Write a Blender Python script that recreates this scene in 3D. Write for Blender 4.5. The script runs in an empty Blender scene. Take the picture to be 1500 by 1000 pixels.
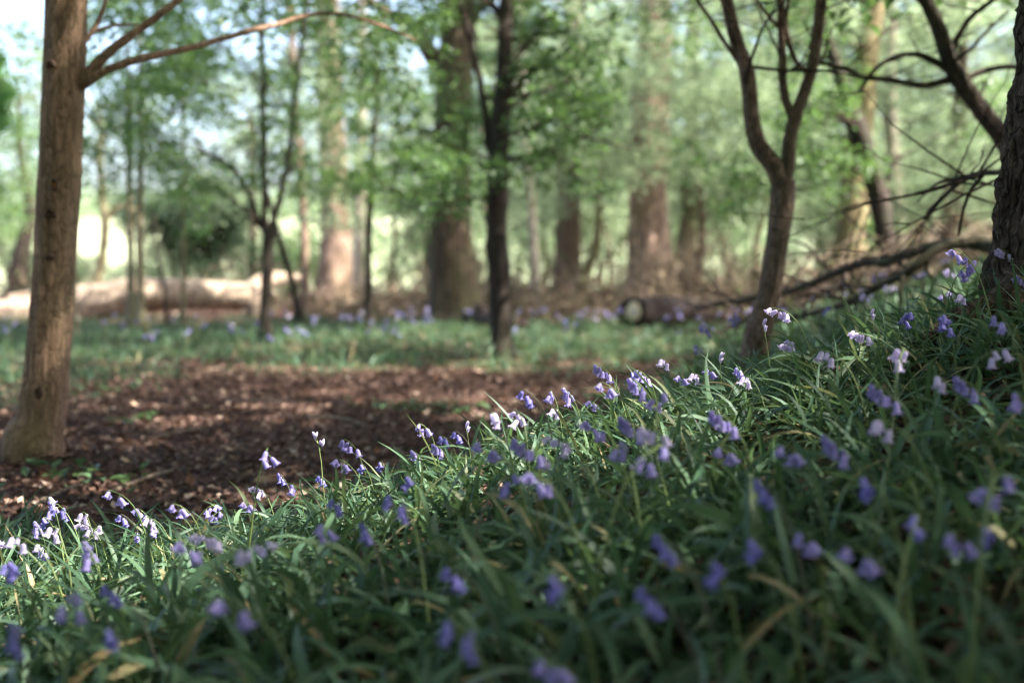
import bpy, math, random
import numpy as np
from mathutils import Vector, Euler, Matrix

random.seed(7)
RNG = np.random.default_rng(11)
R = math.radians
scene = bpy.context.scene
COL = scene.collection

# ------------------------------------------------------------------ camera, sky, sun, exposure
F = 2083.3                      # focal length in pixels of the 1500 px wide photograph (50 mm)
EYE = 0.70                      # eye height above the flat clearing
PITCH = math.atan(100 / F)
cam = bpy.data.cameras.new('camera')
cam.lens = 50; cam.sensor_width = 36
cam.clip_start = 0.05; cam.clip_end = 2000
cam.dof.use_dof = True; cam.dof.focus_distance = 3.02; cam.dof.aperture_fstop = 2.35
cam_ob = bpy.data.objects.new('camera', cam); COL.objects.link(cam_ob)
cam_ob.location = (0, 0, EYE); cam_ob.rotation_euler = (math.pi / 2 - PITCH, 0, 0)
scene.camera = cam_ob

SUN_AZ, SUN_EL = R(72), R(55)
S = Vector((math.sin(SUN_AZ) * math.cos(SUN_EL), -math.cos(SUN_AZ) * math.cos(SUN_EL), math.sin(SUN_EL)))
world = bpy.data.worlds.new('World'); scene.world = world; world.use_nodes = True
wn = world.node_tree.nodes; wl = world.node_tree.links; wn.clear()
sky = wn.new('ShaderNodeTexSky'); sky.sky_type = 'NISHITA'; sky.sun_disc = False
sky.sun_elevation = SUN_EL; sky.sun_rotation = math.pi - SUN_AZ; sky.air_density = 0.8; sky.dust_density = 4.0
bg = wn.new('ShaderNodeBackground'); bg.inputs[1].default_value = 0.15
wo = wn.new('ShaderNodeOutputWorld')
wl.new(sky.outputs[0], bg.inputs[0]); wl.new(bg.outputs[0], wo.inputs[0])
sun = bpy.data.lights.new('sun', 'SUN'); sun.energy = 5.0; sun.angle = R(0.53); sun.color = (1, 0.95, 0.88)
sun_ob = bpy.data.objects.new('sun', sun); COL.objects.link(sun_ob)
sun_ob.rotation_euler = S.to_track_quat('Z', 'Y').to_euler(); sun_ob.location = S * 60
vs = scene.view_settings
vs.view_transform = 'Standard'; vs.look = 'None'; vs.gamma = 1; vs.use_curve_mapping = False
vs.exposure = 2.55
cy = scene.cycles
cy.use_denoising = True; cy.filter_width = 1.2
try: cy.denoiser = 'OPENIMAGEDENOISE'
except Exception: pass
cy.max_bounces = 7; cy.diffuse_bounces = 4; cy.glossy_bounces = 2; cy.transmission_bounces = 4
cy.transparent_max_bounces = 4; cy.sample_clamp_indirect = 6; cy.caustics_reflective = False; cy.caustics_refractive = False

# ------------------------------------------------------------------ helpers
def P(px, py, d):
    """point at depth d (metres along the ground) seen at a pixel of the photograph"""
    u = (px - 750) / F; v = -(py - 500) / F
    c, s = math.cos(PITCH), math.sin(PITCH)
    y = c + v * s; z = -s + v * c
    return Vector((u / y * d, d, EYE + z / y * d))

def hash3(ix, iy, iz, seed=0):
    h = (ix * 374761393 + iy * 668265263 + iz * 2147483647 + seed * 1274126177) & 0xFFFFFFFF
    h = ((h ^ (h >> 13)) * 1274126177) & 0xFFFFFFFF
    return ((h ^ (h >> 16)) & 0xFFFF) / 32767.5 - 1.0

def vnoise(p, seed=0):
    p = np.asarray(p, float); i = np.floor(p).astype(np.int64); f = p - i
    f = f * f * (3 - 2 * f); out = 0
    for dx in (0, 1):
        for dy in (0, 1):
            for dz in (0, 1):
                w = (f[:, 0] if dx else 1 - f[:, 0]) * (f[:, 1] if dy else 1 - f[:, 1]) * (f[:, 2] if dz else 1 - f[:, 2])
                out = out + w * hash3(i[:, 0] + dx, i[:, 1] + dy, i[:, 2] + dz, seed)
    return out

def fbm(p, o=3, seed=0):
    t = 0; a = 1.0; n = 0
    for k in range(o):
        t = t + a * vnoise(p * 2 ** k, seed + k); n += a; a *= .5
    return t / n

def n2(x, y, s, seed=0, o=2):
    x = np.asarray(x, float).ravel(); y = np.asarray(y, float).ravel()
    return fbm(np.stack([x * s, y * s, np.zeros_like(x)], 1), o, seed)

def sst(a, b, x):
    t = np.clip((x - a) / (b - a), 0, 1); return t * t * (3 - 2 * t)

FOOT_D = [-20, 0, 2, 3, 4, 6, 8, 10, 14, 25, 60, 400]
FOOT_X = [-1.5, -1.5, -1.05, -0.86, -0.36, 0.2, 0.6, 1.0, 2.2, 6.5, 14, 60]
def bank(x, y):
    x0 = np.interp(y, FOOT_D, FOOT_X)
    t = (x - x0) / 0.12
    k = np.interp(y, [0, 1.4, 2.2, 3], [.07, .11, .21, .305])
    s = k * 0.12 * np.logaddexp(0, np.clip(t, -50, 50)) + k * 0.12 * np.maximum(t - 50, 0)
    return 1.5 * np.tanh(s / 1.5)

def ground_np(x, y):
    x = np.asarray(x, float); y = np.asarray(y, float); shp = np.broadcast(x, y).shape
    x = np.broadcast_to(x, shp).ravel(); y = np.broadcast_to(y, shp).ravel()
    z = bank(x, y)
    z = z + 0.018 * n2(x, y, 2.1, 3) + 0.05 * n2(x, y, .35, 5) * sst(3, 9, y)
    r = np.hypot(x - 1.28, y - 3.4); z = z + 0.04 * np.exp(-(r / .32) ** 2)      # roots lift the soil at the tree
    z = z + 0.045 * np.exp(-((np.hypot(x + 1.69, y - 5.0)) / .28) ** 2)
    far = np.maximum(y - 48, 0)
    z = z + 9.5 * sst(0, 190, far) + 0.5 * n2(x, y, .03, 9) * sst(30, 90, y)
    return z.reshape(shp)
def ground(x, y): return float(ground_np(np.array([x]), np.array([y]))[0])

MATS = {}
def mesh_obj(name, verts, faces, mat=None, parent=None, smooth=True, origin=(0, 0, 0), attrs=None):
    """verts (N,3) array, faces: list of (n,k) index arrays"""
    verts = np.asarray(verts, np.float32) - np.asarray(origin, np.float32)
    me = bpy.data.meshes.new(name)
    me.vertices.add(len(verts)); me.vertices.foreach_set('co', verts.ravel())
    fl = [np.asarray(f, np.int32) for f in faces if len(f)]
    tot = np.concatenate([f.ravel() for f in fl])
    sizes = np.concatenate([np.full(len(f), f.shape[1], np.int32) for f in fl])
    me.loops.add(len(tot)); me.loops.foreach_set('vertex_index', tot)
    me.polygons.add(len(sizes))
    me.polygons.foreach_set('loop_start', np.concatenate([[0], np.cumsum(sizes)[:-1]]).astype(np.int32))
    me.polygons.foreach_set('use_smooth', np.full(len(sizes), bool(smooth)))
    if attrs:
        for k, v in attrs.items():
            a = me.attributes.new(k, 'FLOAT', 'POINT'); a.data.foreach_set('value', np.asarray(v, np.float32))
    me.update(calc_edges=True); me.validate()
    if mat: me.materials.append(MATS[mat])
    o = bpy.data.objects.new(name, me); COL.objects.link(o)
    o.location = origin
    if parent: o.parent = parent; o.location = Vector(origin) - parent.matrix_world.translation if False else Vector(origin) - parent.location
    return o

def empty(name, loc, label, cat, group=None):
    o = bpy.data.objects.new(name, None); COL.objects.link(o); o.location = loc
    o.empty_display_size = 0.1
    return tag(o, label, cat, group)
def tag(o, label=None, cat=None, group=None, kind=None):
    if label: o['label'] = label
    if cat: o['category'] = cat
    if group: o['group'] = group
    if kind: o['kind'] = kind
    return o

class Acc:
    def __init__(self): self.v = []; self.f = []; self.n = 0
    def add(self, v, faces):
        v = np.asarray(v, float)
        for f in faces: self.f.append(np.asarray(f) + self.n)
        self.v.append(v); self.n += len(v)
    def obj(self, name, mat, parent=None, smooth=True, origin=(0, 0, 0)):
        q = [f for f in self.f if f.shape[1] == 4]; t = [f for f in self.f if f.shape[1] == 3]
        fs = []
        if q: fs.append(np.concatenate(q))
        if t: fs.append(np.concatenate(t))
        return mesh_obj(name, np.concatenate(self.v), fs, mat, parent, smooth, origin)

def spline(pts, rad, step):
    pts = np.array([list(p) for p in pts], float); rad = np.array(rad, float)
    out = []; ro = []
    n = len(pts)
    for i in range(n - 1):
        p0 = pts[max(i - 1, 0)]; p1 = pts[i]; p2 = pts[i + 1]; p3 = pts[min(i + 2, n - 1)]
        m = max(1, int(math.ceil(np.linalg.norm(p2 - p1) / step)))
        for k in range(m):
            t = k / m
            out.append(.5 * (2 * p1 + (p2 - p0) * t + (2 * p0 - 5 * p1 + 4 * p2 - p3) * t * t + (3 * p1 - p0 - 3 * p2 + p3) * t ** 3))
            ro.append(rad[i] + (rad[i + 1] - rad[i]) * (t * t * (3 - 2 * t)))
    out.append(pts[-1]); ro.append(rad[-1])
    return np.array(out), np.array(ro)

def tube(pts, rad, seg=8, step=.1, disp=None, cap=True, wob=0.0):
    c, r = spline(pts, rad, step)
    if wob:                                        # small kinks along a limb
        L_ = np.concatenate([[0], np.cumsum(np.linalg.norm(np.diff(c, axis=0), axis=1))]); k0 = c[0] * 3.1
        for ax_ in range(3):
            z_ = np.zeros_like(L_); q_ = np.stack([L_ * 4.5 + k0.sum(), z_ + ax_ * 9.7, z_], 1)
            c[:, ax_] += wob * r * (vnoise(q_, 5) + .5 * vnoise(q_ * 2.3, 6)) * np.minimum(1, L_ / .15)
    tg = np.gradient(c, axis=0); tg /= np.linalg.norm(tg, axis=1)[:, None] + 1e-9
    ref = np.array([0, 1., 0]) if abs(tg[0][1]) < .8 else np.array([1., 0, 0])
    a = []; u = np.cross(tg[0], ref); u /= np.linalg.norm(u)
    for t in tg:
        u = u - t * np.dot(u, t); u /= np.linalg.norm(u); a.append(u)
    a = np.array(a); b = np.cross(tg, a)
    th = np.linspace(0, 2 * np.pi, seg, endpoint=False)
    ln = np.concatenate([[0], np.cumsum(np.linalg.norm(np.diff(c, axis=0), axis=1))])
    TH = np.tile(th, len(c)); LN = np.repeat(ln, seg); RR = np.repeat(r, seg)
    if disp is not None: RR = RR + disp(TH, LN, RR)
    dirs = np.cos(TH)[:, None] * np.repeat(a, seg, 0) + np.sin(TH)[:, None] * np.repeat(b, seg, 0)
    v = np.repeat(c, seg, 0) + dirs * RR[:, None]
    n = len(c); i = np.arange(n - 1)[:, None] * seg; j = np.arange(seg)[None]; k = (j + 1) % seg
    q = np.stack([i + j, i + k, i + seg + k, i + seg + j], -1).reshape(-1, 4)
    faces = [q]
    if cap:
        v = np.concatenate([v, c[:1], c[-1:]]); m = len(v)
        jj = np.arange(seg); kk = (jj + 1) % seg
        faces.append(np.stack([kk, jj, np.full(seg, m - 2)], 1))
        faces.append(np.stack([(n - 1) * seg + jj, (n - 1) * seg + kk, np.full(seg, m - 1)], 1))
    return v, faces

def leaf_arrays(pos, d, nrm, L, W, fold=.18, droop=.12):
    """folded pointed leaves, 6 vertices and 4 triangles each -> here a lozenge with a bent midrib"""
    pos = np.asarray(pos); n = len(pos)
    d = d / (np.linalg.norm(d, axis=1)[:, None] + 1e-9)
    s = np.cross(d, nrm); s /= np.linalg.norm(s, axis=1)[:, None] + 1e-9
    up = np.cross(s, d)
    L = np.asarray(L)[:, None]; W = np.asarray(W)[:, None]
    v0 = pos
    v1 = pos + d * .42 * L + s * .5 * W + up * fold * W
    v2 = pos + d * L - up * droop * L
    v3 = pos + d * .42 * L - s * .5 * W + up * fold * W
    v = np.stack([v0, v1, v2, v3], 1).reshape(-1, 3)
    i = np.arange(n)[:, None] * 4
    f = np.concatenate([i + np.array([[0, 1, 2]]), i + np.array([[0, 2, 3]])], 1).reshape(-1, 3)
    return v, [f]

def spray_leaves(centres, radius, per, flat=.28, size=(.07, .11), rng=RNG):
    centres = np.asarray(centres, float); n = len(centres)
    radius = np.broadcast_to(np.asarray(radius, float), (n,))
    c = np.repeat(centres, per, 0); rr = np.repeat(radius, per)
    a = rng.uniform(0, 2 * np.pi, n * per); q = np.sqrt(rng.uniform(0, 1, n * per))
    tilt = np.repeat(rng.normal(0, .25, (n, 2)), per, 0)
    ox = np.cos(a) * q * rr; oy = np.sin(a) * q * rr
    oz = rng.normal(0, flat, n * per) * rr - .22 * q * q * rr + ox * tilt[:, 0] + oy * tilt[:, 1]
    pos = c + np.stack([ox, oy, oz], 1)
    a2 = a + rng.normal(0, .9, n * per)
    d = np.stack([np.cos(a2), np.sin(a2), rng.normal(-.35, .3, n * per)], 1)
    nr = np.stack([rng.normal(0, .45, n * per), rng.normal(0, .45, n * per), np.ones(n * per)], 1)
    L = rng.uniform(size[0], size[1], n * per)
    return pos, d, nr, L, L * rng.uniform(.5, .72, n * per)

# ------------------------------------------------------------------ materials
def new_mat(name):
    m = bpy.data.materials.new(name); m.use_nodes = True
    nt = m.node_tree; nt.nodes.clear(); MATS[name] = m
    out = nt.nodes.new('ShaderNodeOutputMaterial')
    return nt, out
def ramp(nt, fac, stops):
    r = nt.nodes.new('ShaderNodeValToRGB')
    el = r.color_ramp.elements
    while len(el) < len(stops): el.new(.5)
    for e, (p, c) in zip(el, stops): e.position = p; e.color = (*c, 1)
    nt.links.new(fac, r.inputs[0]); return r.outputs[0]
def noise(nt, scale, detail=4, vec=None, rough=.6):
    n = nt.nodes.new('ShaderNodeTexNoise'); n.inputs['Scale'].default_value = scale
    n.inputs['Detail'].default_value = detail; n.inputs['Roughness'].default_value = rough
    if vec is not None: nt.links.new(vec, n.inputs['Vector'])
    return n.outputs['Fac']
def objco(nt, scl=(1, 1, 1)):
    t = nt.nodes.new('ShaderNodeTexCoord'); m = nt.nodes.new('ShaderNodeMapping')
    m.inputs['Scale'].default_value = scl; nt.links.new(t.outputs['Object'], m.inputs[0]); return m.outputs[0]
def mixc(nt, fac, a, b):
    m = nt.nodes.new('ShaderNodeMix'); m.data_type = 'RGBA'
    for s, val in ((m.inputs[0], fac), (m.inputs[6], a), (m.inputs[7], b)):
        if isinstance(val, (int, float)): s.default_value = val
        elif isinstance(val, tuple): s.default_value = (*val, 1)
        else: nt.links.new(val, s)
    return m.outputs[2]
def bump(nt, h, dist, strength=1):
    b = nt.nodes.new('ShaderNodeBump'); b.inputs['Distance'].default_value = dist; b.inputs['Strength'].default_value = strength
    nt.links.new(h, b.inputs['Height']); return b.outputs[0]

def leaf_mat(name, stops, trans, tw=.45, rough=.45, spec=.4):
    nt, out = new_mat(name)
    g = nt.nodes.new('ShaderNodeNewGeometry')
    c = ramp(nt, g.outputs['Random Per Island'], stops)
    p = nt.nodes.new('ShaderNodeBsdfPrincipled'); p.inputs['Roughness'].default_value = rough
    p.inputs['Specular IOR Level'].default_value = spec
    nt.links.new(c, p.inputs['Base Color'])
    t = nt.nodes.new('ShaderNodeBsdfTranslucent')
    nt.links.new(mixc(nt, .55, c, trans), t.inputs[0])
    mx = nt.nodes.new('ShaderNodeMixShader'); mx.inputs[0].default_value = tw
    nt.links.new(p.outputs[0], mx.inputs[1]); nt.links.new(t.outputs[0], mx.inputs[2])
    nt.links.new(mx.outputs[0], out.inputs[0])

leaf_mat('shaded_canopy_leaf', [(0, (.022, .052, .018)), (.5, (.045, .095, .03)), (1, (.09, .16, .05))], (.20, .34, .08), .4)  # darker leaf colours stand in for shaded foliage
leaf_mat('sunlit_young_leaf', [(0, (.035, .07, .03)), (.5, (.11, .17, .08)), (1, (.25, .31, .17))], (.48, .59, .34), .54)  # paler leaf colours stand in for far foliage in the sun
leaf_mat('fresh_leaf', [(0, (.07, .15, .045)), (1, (.10, .20, .065))], (.26, .5, .14), .6, .5, .3)
leaf_mat('dark_leaf', [(0, (.012, .03, .012)), (1, (.035, .065, .025))], (.05, .09, .03), .2, .6, .2)
leaf_mat('bluebell_leaf', [(0, (.022, .053, .028)), (.45, (.050, .102, .054)), (.88, (.088, .150, .078)), (.95, (.14, .16, .08)), (1, (.28, .20, .10))], (.15, .24, .07), .3, .5, .28)
leaf_mat('herb_leaf', [(0, (.04, .085, .035)), (.6, (.07, .13, .055)), (1, (.12, .18, .07))], (.16, .26, .08), .3, .5)
leaf_mat('litter', [(0, (.022, .013, .010)), (.35, (.058, .032, .024)), (.7, (.115, .064, .046)), (.92, (.21, .135, .10)), (1, (.42, .32, .25))], (.2, .1, .05), .12, .75, .2)
leaf_mat('tan_leaf', [(0, (.34, .22, .14)), (1, (.5, .38, .27))], (.3, .2, .1), .12, .7, .2)
leaf_mat('brown_leaf', [(0, (.15, .07, .04)), (1, (.25, .13, .08))], (.2, .1, .05), .12, .7, .2)
leaf_mat('bramble', [(0, (.04, .03, .02)), (.5, (.13, .095, .062)), (.85, (.28, .21, .14)), (.9, (.08, .10, .04)), (1, (.12, .15, .06))], (.3, .2, .1), .15, .8, .2)
leaf_mat('bell_violet', [(0, (.20, .19, .50)), (1, (.27, .24, .58))], (.30, .27, .66), .4, .5, .3)
leaf_mat('bell_lilac', [(0, (.29, .25, .55)), (1, (.40, .34, .64))], (.42, .36, .70), .4, .5, .3)
leaf_mat('bell_sunlit_pale', [(0, (.60, .52, .74)), (1, (.68, .60, .78))], (.6, .5, .8), .4, .5, .3)  # pale tone puts sunlight into the colour of crest flowers
leaf_mat('flower_stem', [(0, (.13, .19, .06)), (1, (.17, .22, .08))], (.2, .3, .08), .2, .45, .4)
leaf_mat('dark_flower_stem', [(0, (.07, .09, .05)), (1, (.10, .09, .07))], (.1, .12, .05), .15, .5, .3)

def bark_mat(name, dark, mid, light, sc=1.0, moss=None, mossamt=.5, dist=.006, stretch=.16, cz=.22, cw=.55):
    nt, out = new_mat(name)
    v = objco(nt, (sc, sc, sc * stretch))
    n1 = noise(nt, 34, 6, v); nb = noise(nt, 3.2, 5, objco(nt, (1, 1, .5)))
    n3 = noise(nt, 90, 4, objco(nt, (1, 1, .55)))                 # fine cracks and flakes
    vor = nt.nodes.new('ShaderNodeTexVoronoi'); vor.feature = 'DISTANCE_TO_EDGE'; vor.inputs['Scale'].default_value = 26 * sc
    wv = nt.nodes.new('ShaderNodeVectorMath'); wv.operation = 'ADD'
    nz = nt.nodes.new('ShaderNodeTexNoise'); nz.inputs['Scale'].default_value = 6; nt.links.new(objco(nt), nz.inputs['Vector'])
    nt.links.new(objco(nt, (1, 1, cz)), wv.inputs[0])
    sc_ = nt.nodes.new('ShaderNodeVectorMath'); sc_.operation = 'SCALE'; sc_.inputs['Scale'].default_value = .12
    nt.links.new(nz.outputs['Color'], sc_.inputs[0]); nt.links.new(sc_.outputs[0], wv.inputs[1]); nt.links.new(wv.outputs[0], vor.inputs['Vector'])
    crack = ramp(nt, vor.outputs['Distance'], [(.0, (0, 0, 0)), (.10, (1, 1, 1))])
    c = ramp(nt, n1, [(.30, dark), (.5, mid), (.72, light)])
    c = mixc(nt, ramp(nt, nb, [(.38, (0, 0, 0)), (.66, (.55, .55, .55))]), c, tuple(min(1, x * 1.5) for x in mid))
    c = mixc(nt, ramp(nt, n3, [(.35, (.55, .55, .55)), (.52, (0, 0, 0))]), c, dark)
    cm = nt.nodes.new('ShaderNodeMix'); cm.data_type = 'RGBA'; cm.blend_type = 'MULTIPLY'; cm.inputs[0].default_value = cw
    nt.links.new(c, cm.inputs[6]); nt.links.new(crack, cm.inputs[7]); c = cm.outputs[2]
    if moss:
        nm = noise(nt, 2.4, 7, objco(nt, (1, 1, .45)))
        c = mixc(nt, ramp(nt, nm, [(.5 - mossamt * .22, (0, 0, 0)), (.66, (.8, .8, .8))]), c, moss)
    hsum = nt.nodes.new('ShaderNodeMath'); hsum.operation = 'ADD'
    nt.links.new(n1, hsum.inputs[0])
    hm = nt.nodes.new('ShaderNodeMath'); hm.operation = 'MULTIPLY'; hm.inputs[1].default_value = .6
    nt.links.new(crack, hm.inputs[0]); nt.links.new(hm.outputs[0], hsum.inputs[1])
    p = nt.nodes.new('ShaderNodeBsdfPrincipled'); p.inputs['Roughness'].default_value = .88
    p.inputs['Specular IOR Level'].default_value = .2
    nt.links.new(c, p.inputs['Base Color']); nt.links.new(bump(nt, hsum.outputs[0], dist, .9), p.inputs['Normal'])
    nt.links.new(p.outputs[0], out.inputs[0])
bark_mat('warm_bark', (.07, .04, .026), (.29, .175, .115), (.52, .35, .24), 1.7, (.14, .115, .05), .42, .008, .10, .055, .42)
bark_mat('rough_bark', (.014, .009, .006), (.06, .04, .028), (.17, .12, .085), 1.4, (.05, .05, .02), .15, .012, .5)
bark_mat('grey_brown_bark', (.045, .028, .02), (.17, .11, .08), (.33, .235, .18), 1.4, (.10, .085, .05), .3, .006, .4)
bark_mat('dark_bark', (.012, .009, .008), (.042, .03, .024), (.09, .065, .05), 1, (.035, .04, .02), .3)
bark_mat('oak_bark', (.03, .02, .015), (.105, .07, .05), (.20, .14, .10), .6, (.09, .09, .04), .5, .02)
bark_mat('red_bark', (.09, .055, .04), (.27, .18, .135), (.40, .29, .225), .5, (.15, .12, .06), .2, .02)
bark_mat('pale_bark', (.22, .17, .13), (.46, .38, .31), (.62, .53, .45), .7, (.2, .19, .1), .2)
bark_mat('mossy_bark', (.08, .062, .03), (.23, .18, .10), (.34, .27, .17), .6, (.16, .145, .06), .5)
bark_mat('olive_bark', (.07, .055, .035), (.19, .155, .10), (.32, .26, .18), .9, (.13, .13, .06), .6)
bark_mat('log_wood', (.12, .085, .06), (.31, .235, .17), (.46, .37, .28), .35, None, 0, .02, .5)
bark_mat('dead_wood', (.02, .014, .012), (.062, .042, .034), (.13, .09, .075), 1, (.05, .055, .025), .35)
bark_mat('twig_bark', (.02, .014, .010), (.06, .042, .03), (.12, .085, .06), 2)
bark_mat('cane', (.08, .055, .038), (.20, .15, .105), (.36, .29, .21), 2)

def plain(name, stops, sc, rough=.8, dist=.004, detail=6):
    nt, out = new_mat(name)
    n1 = noise(nt, sc, detail, objco(nt))
    p = nt.nodes.new('ShaderNodeBsdfPrincipled'); p.inputs['Roughness'].default_value = rough
    p.inputs['Specular IOR Level'].default_value = .2
    nt.links.new(ramp(nt, n1, stops), p.inputs['Base Color']); nt.links.new(bump(nt, n1, dist), p.inputs['Normal'])
    nt.links.new(p.outputs[0], out.inputs[0])
plain('cut_wood', [(.3, (.55, .42, .27)), (.7, (.76, .64, .46))], 22)
plain('rotten_wood', [(.3, (.008, .006, .005)), (.7, (.045, .027, .02))], 14)
plain('knot', [(.3, (.03, .018, .012)), (.7, (.13, .08, .052))], 60)
plain('orange_wood', [(.3, (.26, .09, .02)), (.7, (.48, .21, .05))], 70)

# ground: litter brown, soil, green moss and far pale hay meadow by the 'green' and 'field' masks
nt, out = new_mat('forest_floor')
vo = objco(nt)
nA = noise(nt, 26, 8, vo, .7); nB = noise(nt, 1.7, 4, vo)
brown = ramp(nt, nA, [(.28, (.022, .012, .009)), (.5, (.075, .038, .026)), (.68, (.16, .088, .06)), (.82, (.30, .2, .14))])
green = ramp(nt, nA, [(.3, (.025, .04, .018)), (.6, (.07, .10, .04)), (.8, (.13, .15, .07))])
fieldc = ramp(nt, nB, [(.3, (.22, .25, .14)), (.7, (.33, .35, .22))])
pink = ramp(nt, nA, [(.3, (.10, .06, .045)), (.6, (.24, .15, .11)), (.8, (.45, .32, .25))])  # pinker, brighter litter colour paints the sunlit ground by the pale log
def attr(nm):
    a = nt.nodes.new('ShaderNodeAttribute'); a.attribute_name = nm; return a.outputs['Fac']
c = mixc(nt, attr('green'), brown, green)
c = mixc(nt, attr('lit_litter'), c, pink)
c = mixc(nt, attr('field'), c, fieldc)
p = nt.nodes.new('ShaderNodeBsdfPrincipled'); p.inputs['Roughness'].default_value = .9; p.inputs['Specular IOR Level'].default_value = .15
nt.links.new(c, p.inputs['Base Color']); nt.links.new(bump(nt, nA, .02), p.inputs['Normal']); nt.links.new(p.outputs[0], out.inputs[0])

# ------------------------------------------------------------------ ground
def veg(x, y):
    """how densely the green carpet covers the ground, 0..1"""
    x = np.asarray(x, float).ravel(); y = np.asarray(y, float).ravel()
    nn = n2(x, y, 1.6, 21); n3 = n2(x, y, 3.1, 33)
    near = 1 - sst(3.35, 3.75, y + .18 * nn + .10 * n3)
    bare = sst(.15, .5, n2(x, y, 2.3, 41)) * sst(.15, .6, x) * (1 - sst(2.7, 3.1, y)) * .7
    near = near * (1 - bare)
    slope = sst(.06, .22, bank(x, y) + .06 * nn) * sst(2.5, 3.4, y) * (1 - .45 * sst(.1, .5, n3))
    far = sst(9.6, 10.9, y + 1.5 * nn - .7 * np.exp(-((x - .1) / .8) ** 2)) * (1 - sst(19, 21, y + 1.2 * nn)) * (.95 - .4 * sst(0, .5, n2(x, y, .5, 8)))
    edge = n2(x, y, .55, 91)
    far = np.maximum(far * (1 - .9 * sst(.15, .45, edge) * (1 - sst(12, 13.5, y))), .8 * sst(.12, .35, n2(x, y, .9, 95) + .35 * n3) * sst(9.3, 10.2, y) * (1 - sst(12, 13, y)))
    left = sst(6.2, 8.2, y + .7 * nn) * sst(2.2, 3.0, -x + .4 * nn) * (1 - sst(19, 21, y)) * .8
    return np.clip(np.maximum.reduce([near, slope, far, left]), 0, 1)

def graded(lo, a, b, hi, h, g=1.09):
    mid = list(np.arange(a, b, h)); up = [b]; s = h
    while up[-1] < hi: s *= g; up.append(up[-1] + s)
    dn = [a]; s = h
    while dn[-1] > lo: s *= g; dn.append(dn[-1] - s)
    return np.array(sorted(set(dn[1:] + mid + up)))
xs = graded(-420, -2.4, 2.6, 420, .05, 1.07); ys = graded(-40, .2, 7, 520, .05, 1.045)
X, Y = np.meshgrid(xs, ys); Z = ground_np(X, Y)
nx, ny = len(xs), len(ys)
ii = (np.arange(ny - 1)[:, None] * nx + np.arange(nx - 1)[None]).ravel()
gq = np.stack([ii, ii + 1, ii + nx + 1, ii + nx], 1)
vx, vy = X.ravel(), Y.ravel()
field = sst(44, 56, vy + 6 * n2(vx, vy, .05, 2))
lit_litter = sst(19.3, 20.3, vy) * (1 - sst(23, 25, vy)) * (1 - sst(-4.2, -2.5, vx)) * .9
go = mesh_obj('ground', np.stack([vx, vy, Z.ravel()], 1), [gq], 'forest_floor', attrs={'green': veg(vx, vy) * .75 * (1 - field), 'field': field, 'lit_litter': lit_litter})
tag(go, kind='structure')

# ------------------------------------------------------------------ trees
def bark_disp(kind, seed):
    def f(th, ln, r):
        k = {'rough': (5.0, 7.0, .16), 'fine': (16.0, 2.6, .035), 'oak': (6.0, 1.6, .07), 'smooth': (2.0, 2.5, .05)}[kind]
        c = np.stack([np.cos(th) * k[0] * .5, np.sin(th) * k[0] * .5, ln * k[1]], 1) + seed * 7.3
        big = vnoise(np.stack([np.cos(th), np.sin(th), ln * 1.4], 1) + seed, seed)
        if kind == 'rough':
            c[:, 2] += 1.3 * np.sin(th) + .9 * big
            rid = 1 - np.abs(vnoise(c * np.array([1, 1, 1.]), seed)) * 2
            c2 = np.stack([np.cos(th) * 9, np.sin(th) * 9, ln * 22], 1)
            c3 = np.stack([np.cos(th) * 22, np.sin(th) * 22, ln * 38 + 9 * np.sin(th * 2)], 1)
            return r * (.06 * big + .075 * rid + .06 * (1 - 2 * np.abs(vnoise(c2, seed + 3))) + .035 * (1 - 2 * np.abs(vnoise(c3, seed + 5))))
        n = vnoise(c, seed)
        kn = np.maximum(0, vnoise(np.stack([np.cos(th) * 1.6, np.sin(th) * 1.6, ln * 5.5], 1) + seed * 3.1, seed + 9) - .45)
        o = r * (.05 * big + k[2] * n + (.12 if kind == 'fine' else .5) * kn)
        if kind == 'fine': o = o + r * .30 * np.exp(-ln / .16) * (.45 + .55 * np.cos(3 * th + 1.2))
        return o
    return f

def width_pts(pts, d, base=None):
    out = []; rad = []
    for q in pts:
        dd = q[3] if len(q) > 3 else d
        out.append(P(q[0], q[1], dd)); rad.append(q[2] * dd / F / 2)
    return out, rad

def add_twigs(acc, start, direction, length, r, rng, ends, depth=0):
    """a wandering side branch with a few twigs; collects leafy points in ends"""
    n = max(3, int(length / .35) + 1)
    p = np.array(start, float); d = np.array(direction, float); d /= np.linalg.norm(d)
    pts = [p.copy()]
    for i in range(n):
        d = d + rng.normal(0, .16, 3) + np.array([0, 0, .03 - .05 * i / n]); d /= np.linalg.norm(d)
        p = p + d * length / n; pts.append(p.copy())
        if i >= 1:
            ends.append(p.copy() + rng.normal(0, .08, 3))
            if depth < 1 and rng.random() < .75:
                sd = d + rng.normal(0, .75, 3) * np.array([1, 1, .45]); add_twigs(acc, p, sd, length * rng.uniform(.3, .55), r * .5, rng, ends, depth + 1)
    v, f = tube(pts, np.linspace(r, r * .25, len(pts)), 5 if r > .01 else 4, .25, None, False)
    acc.add(v, f)

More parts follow.
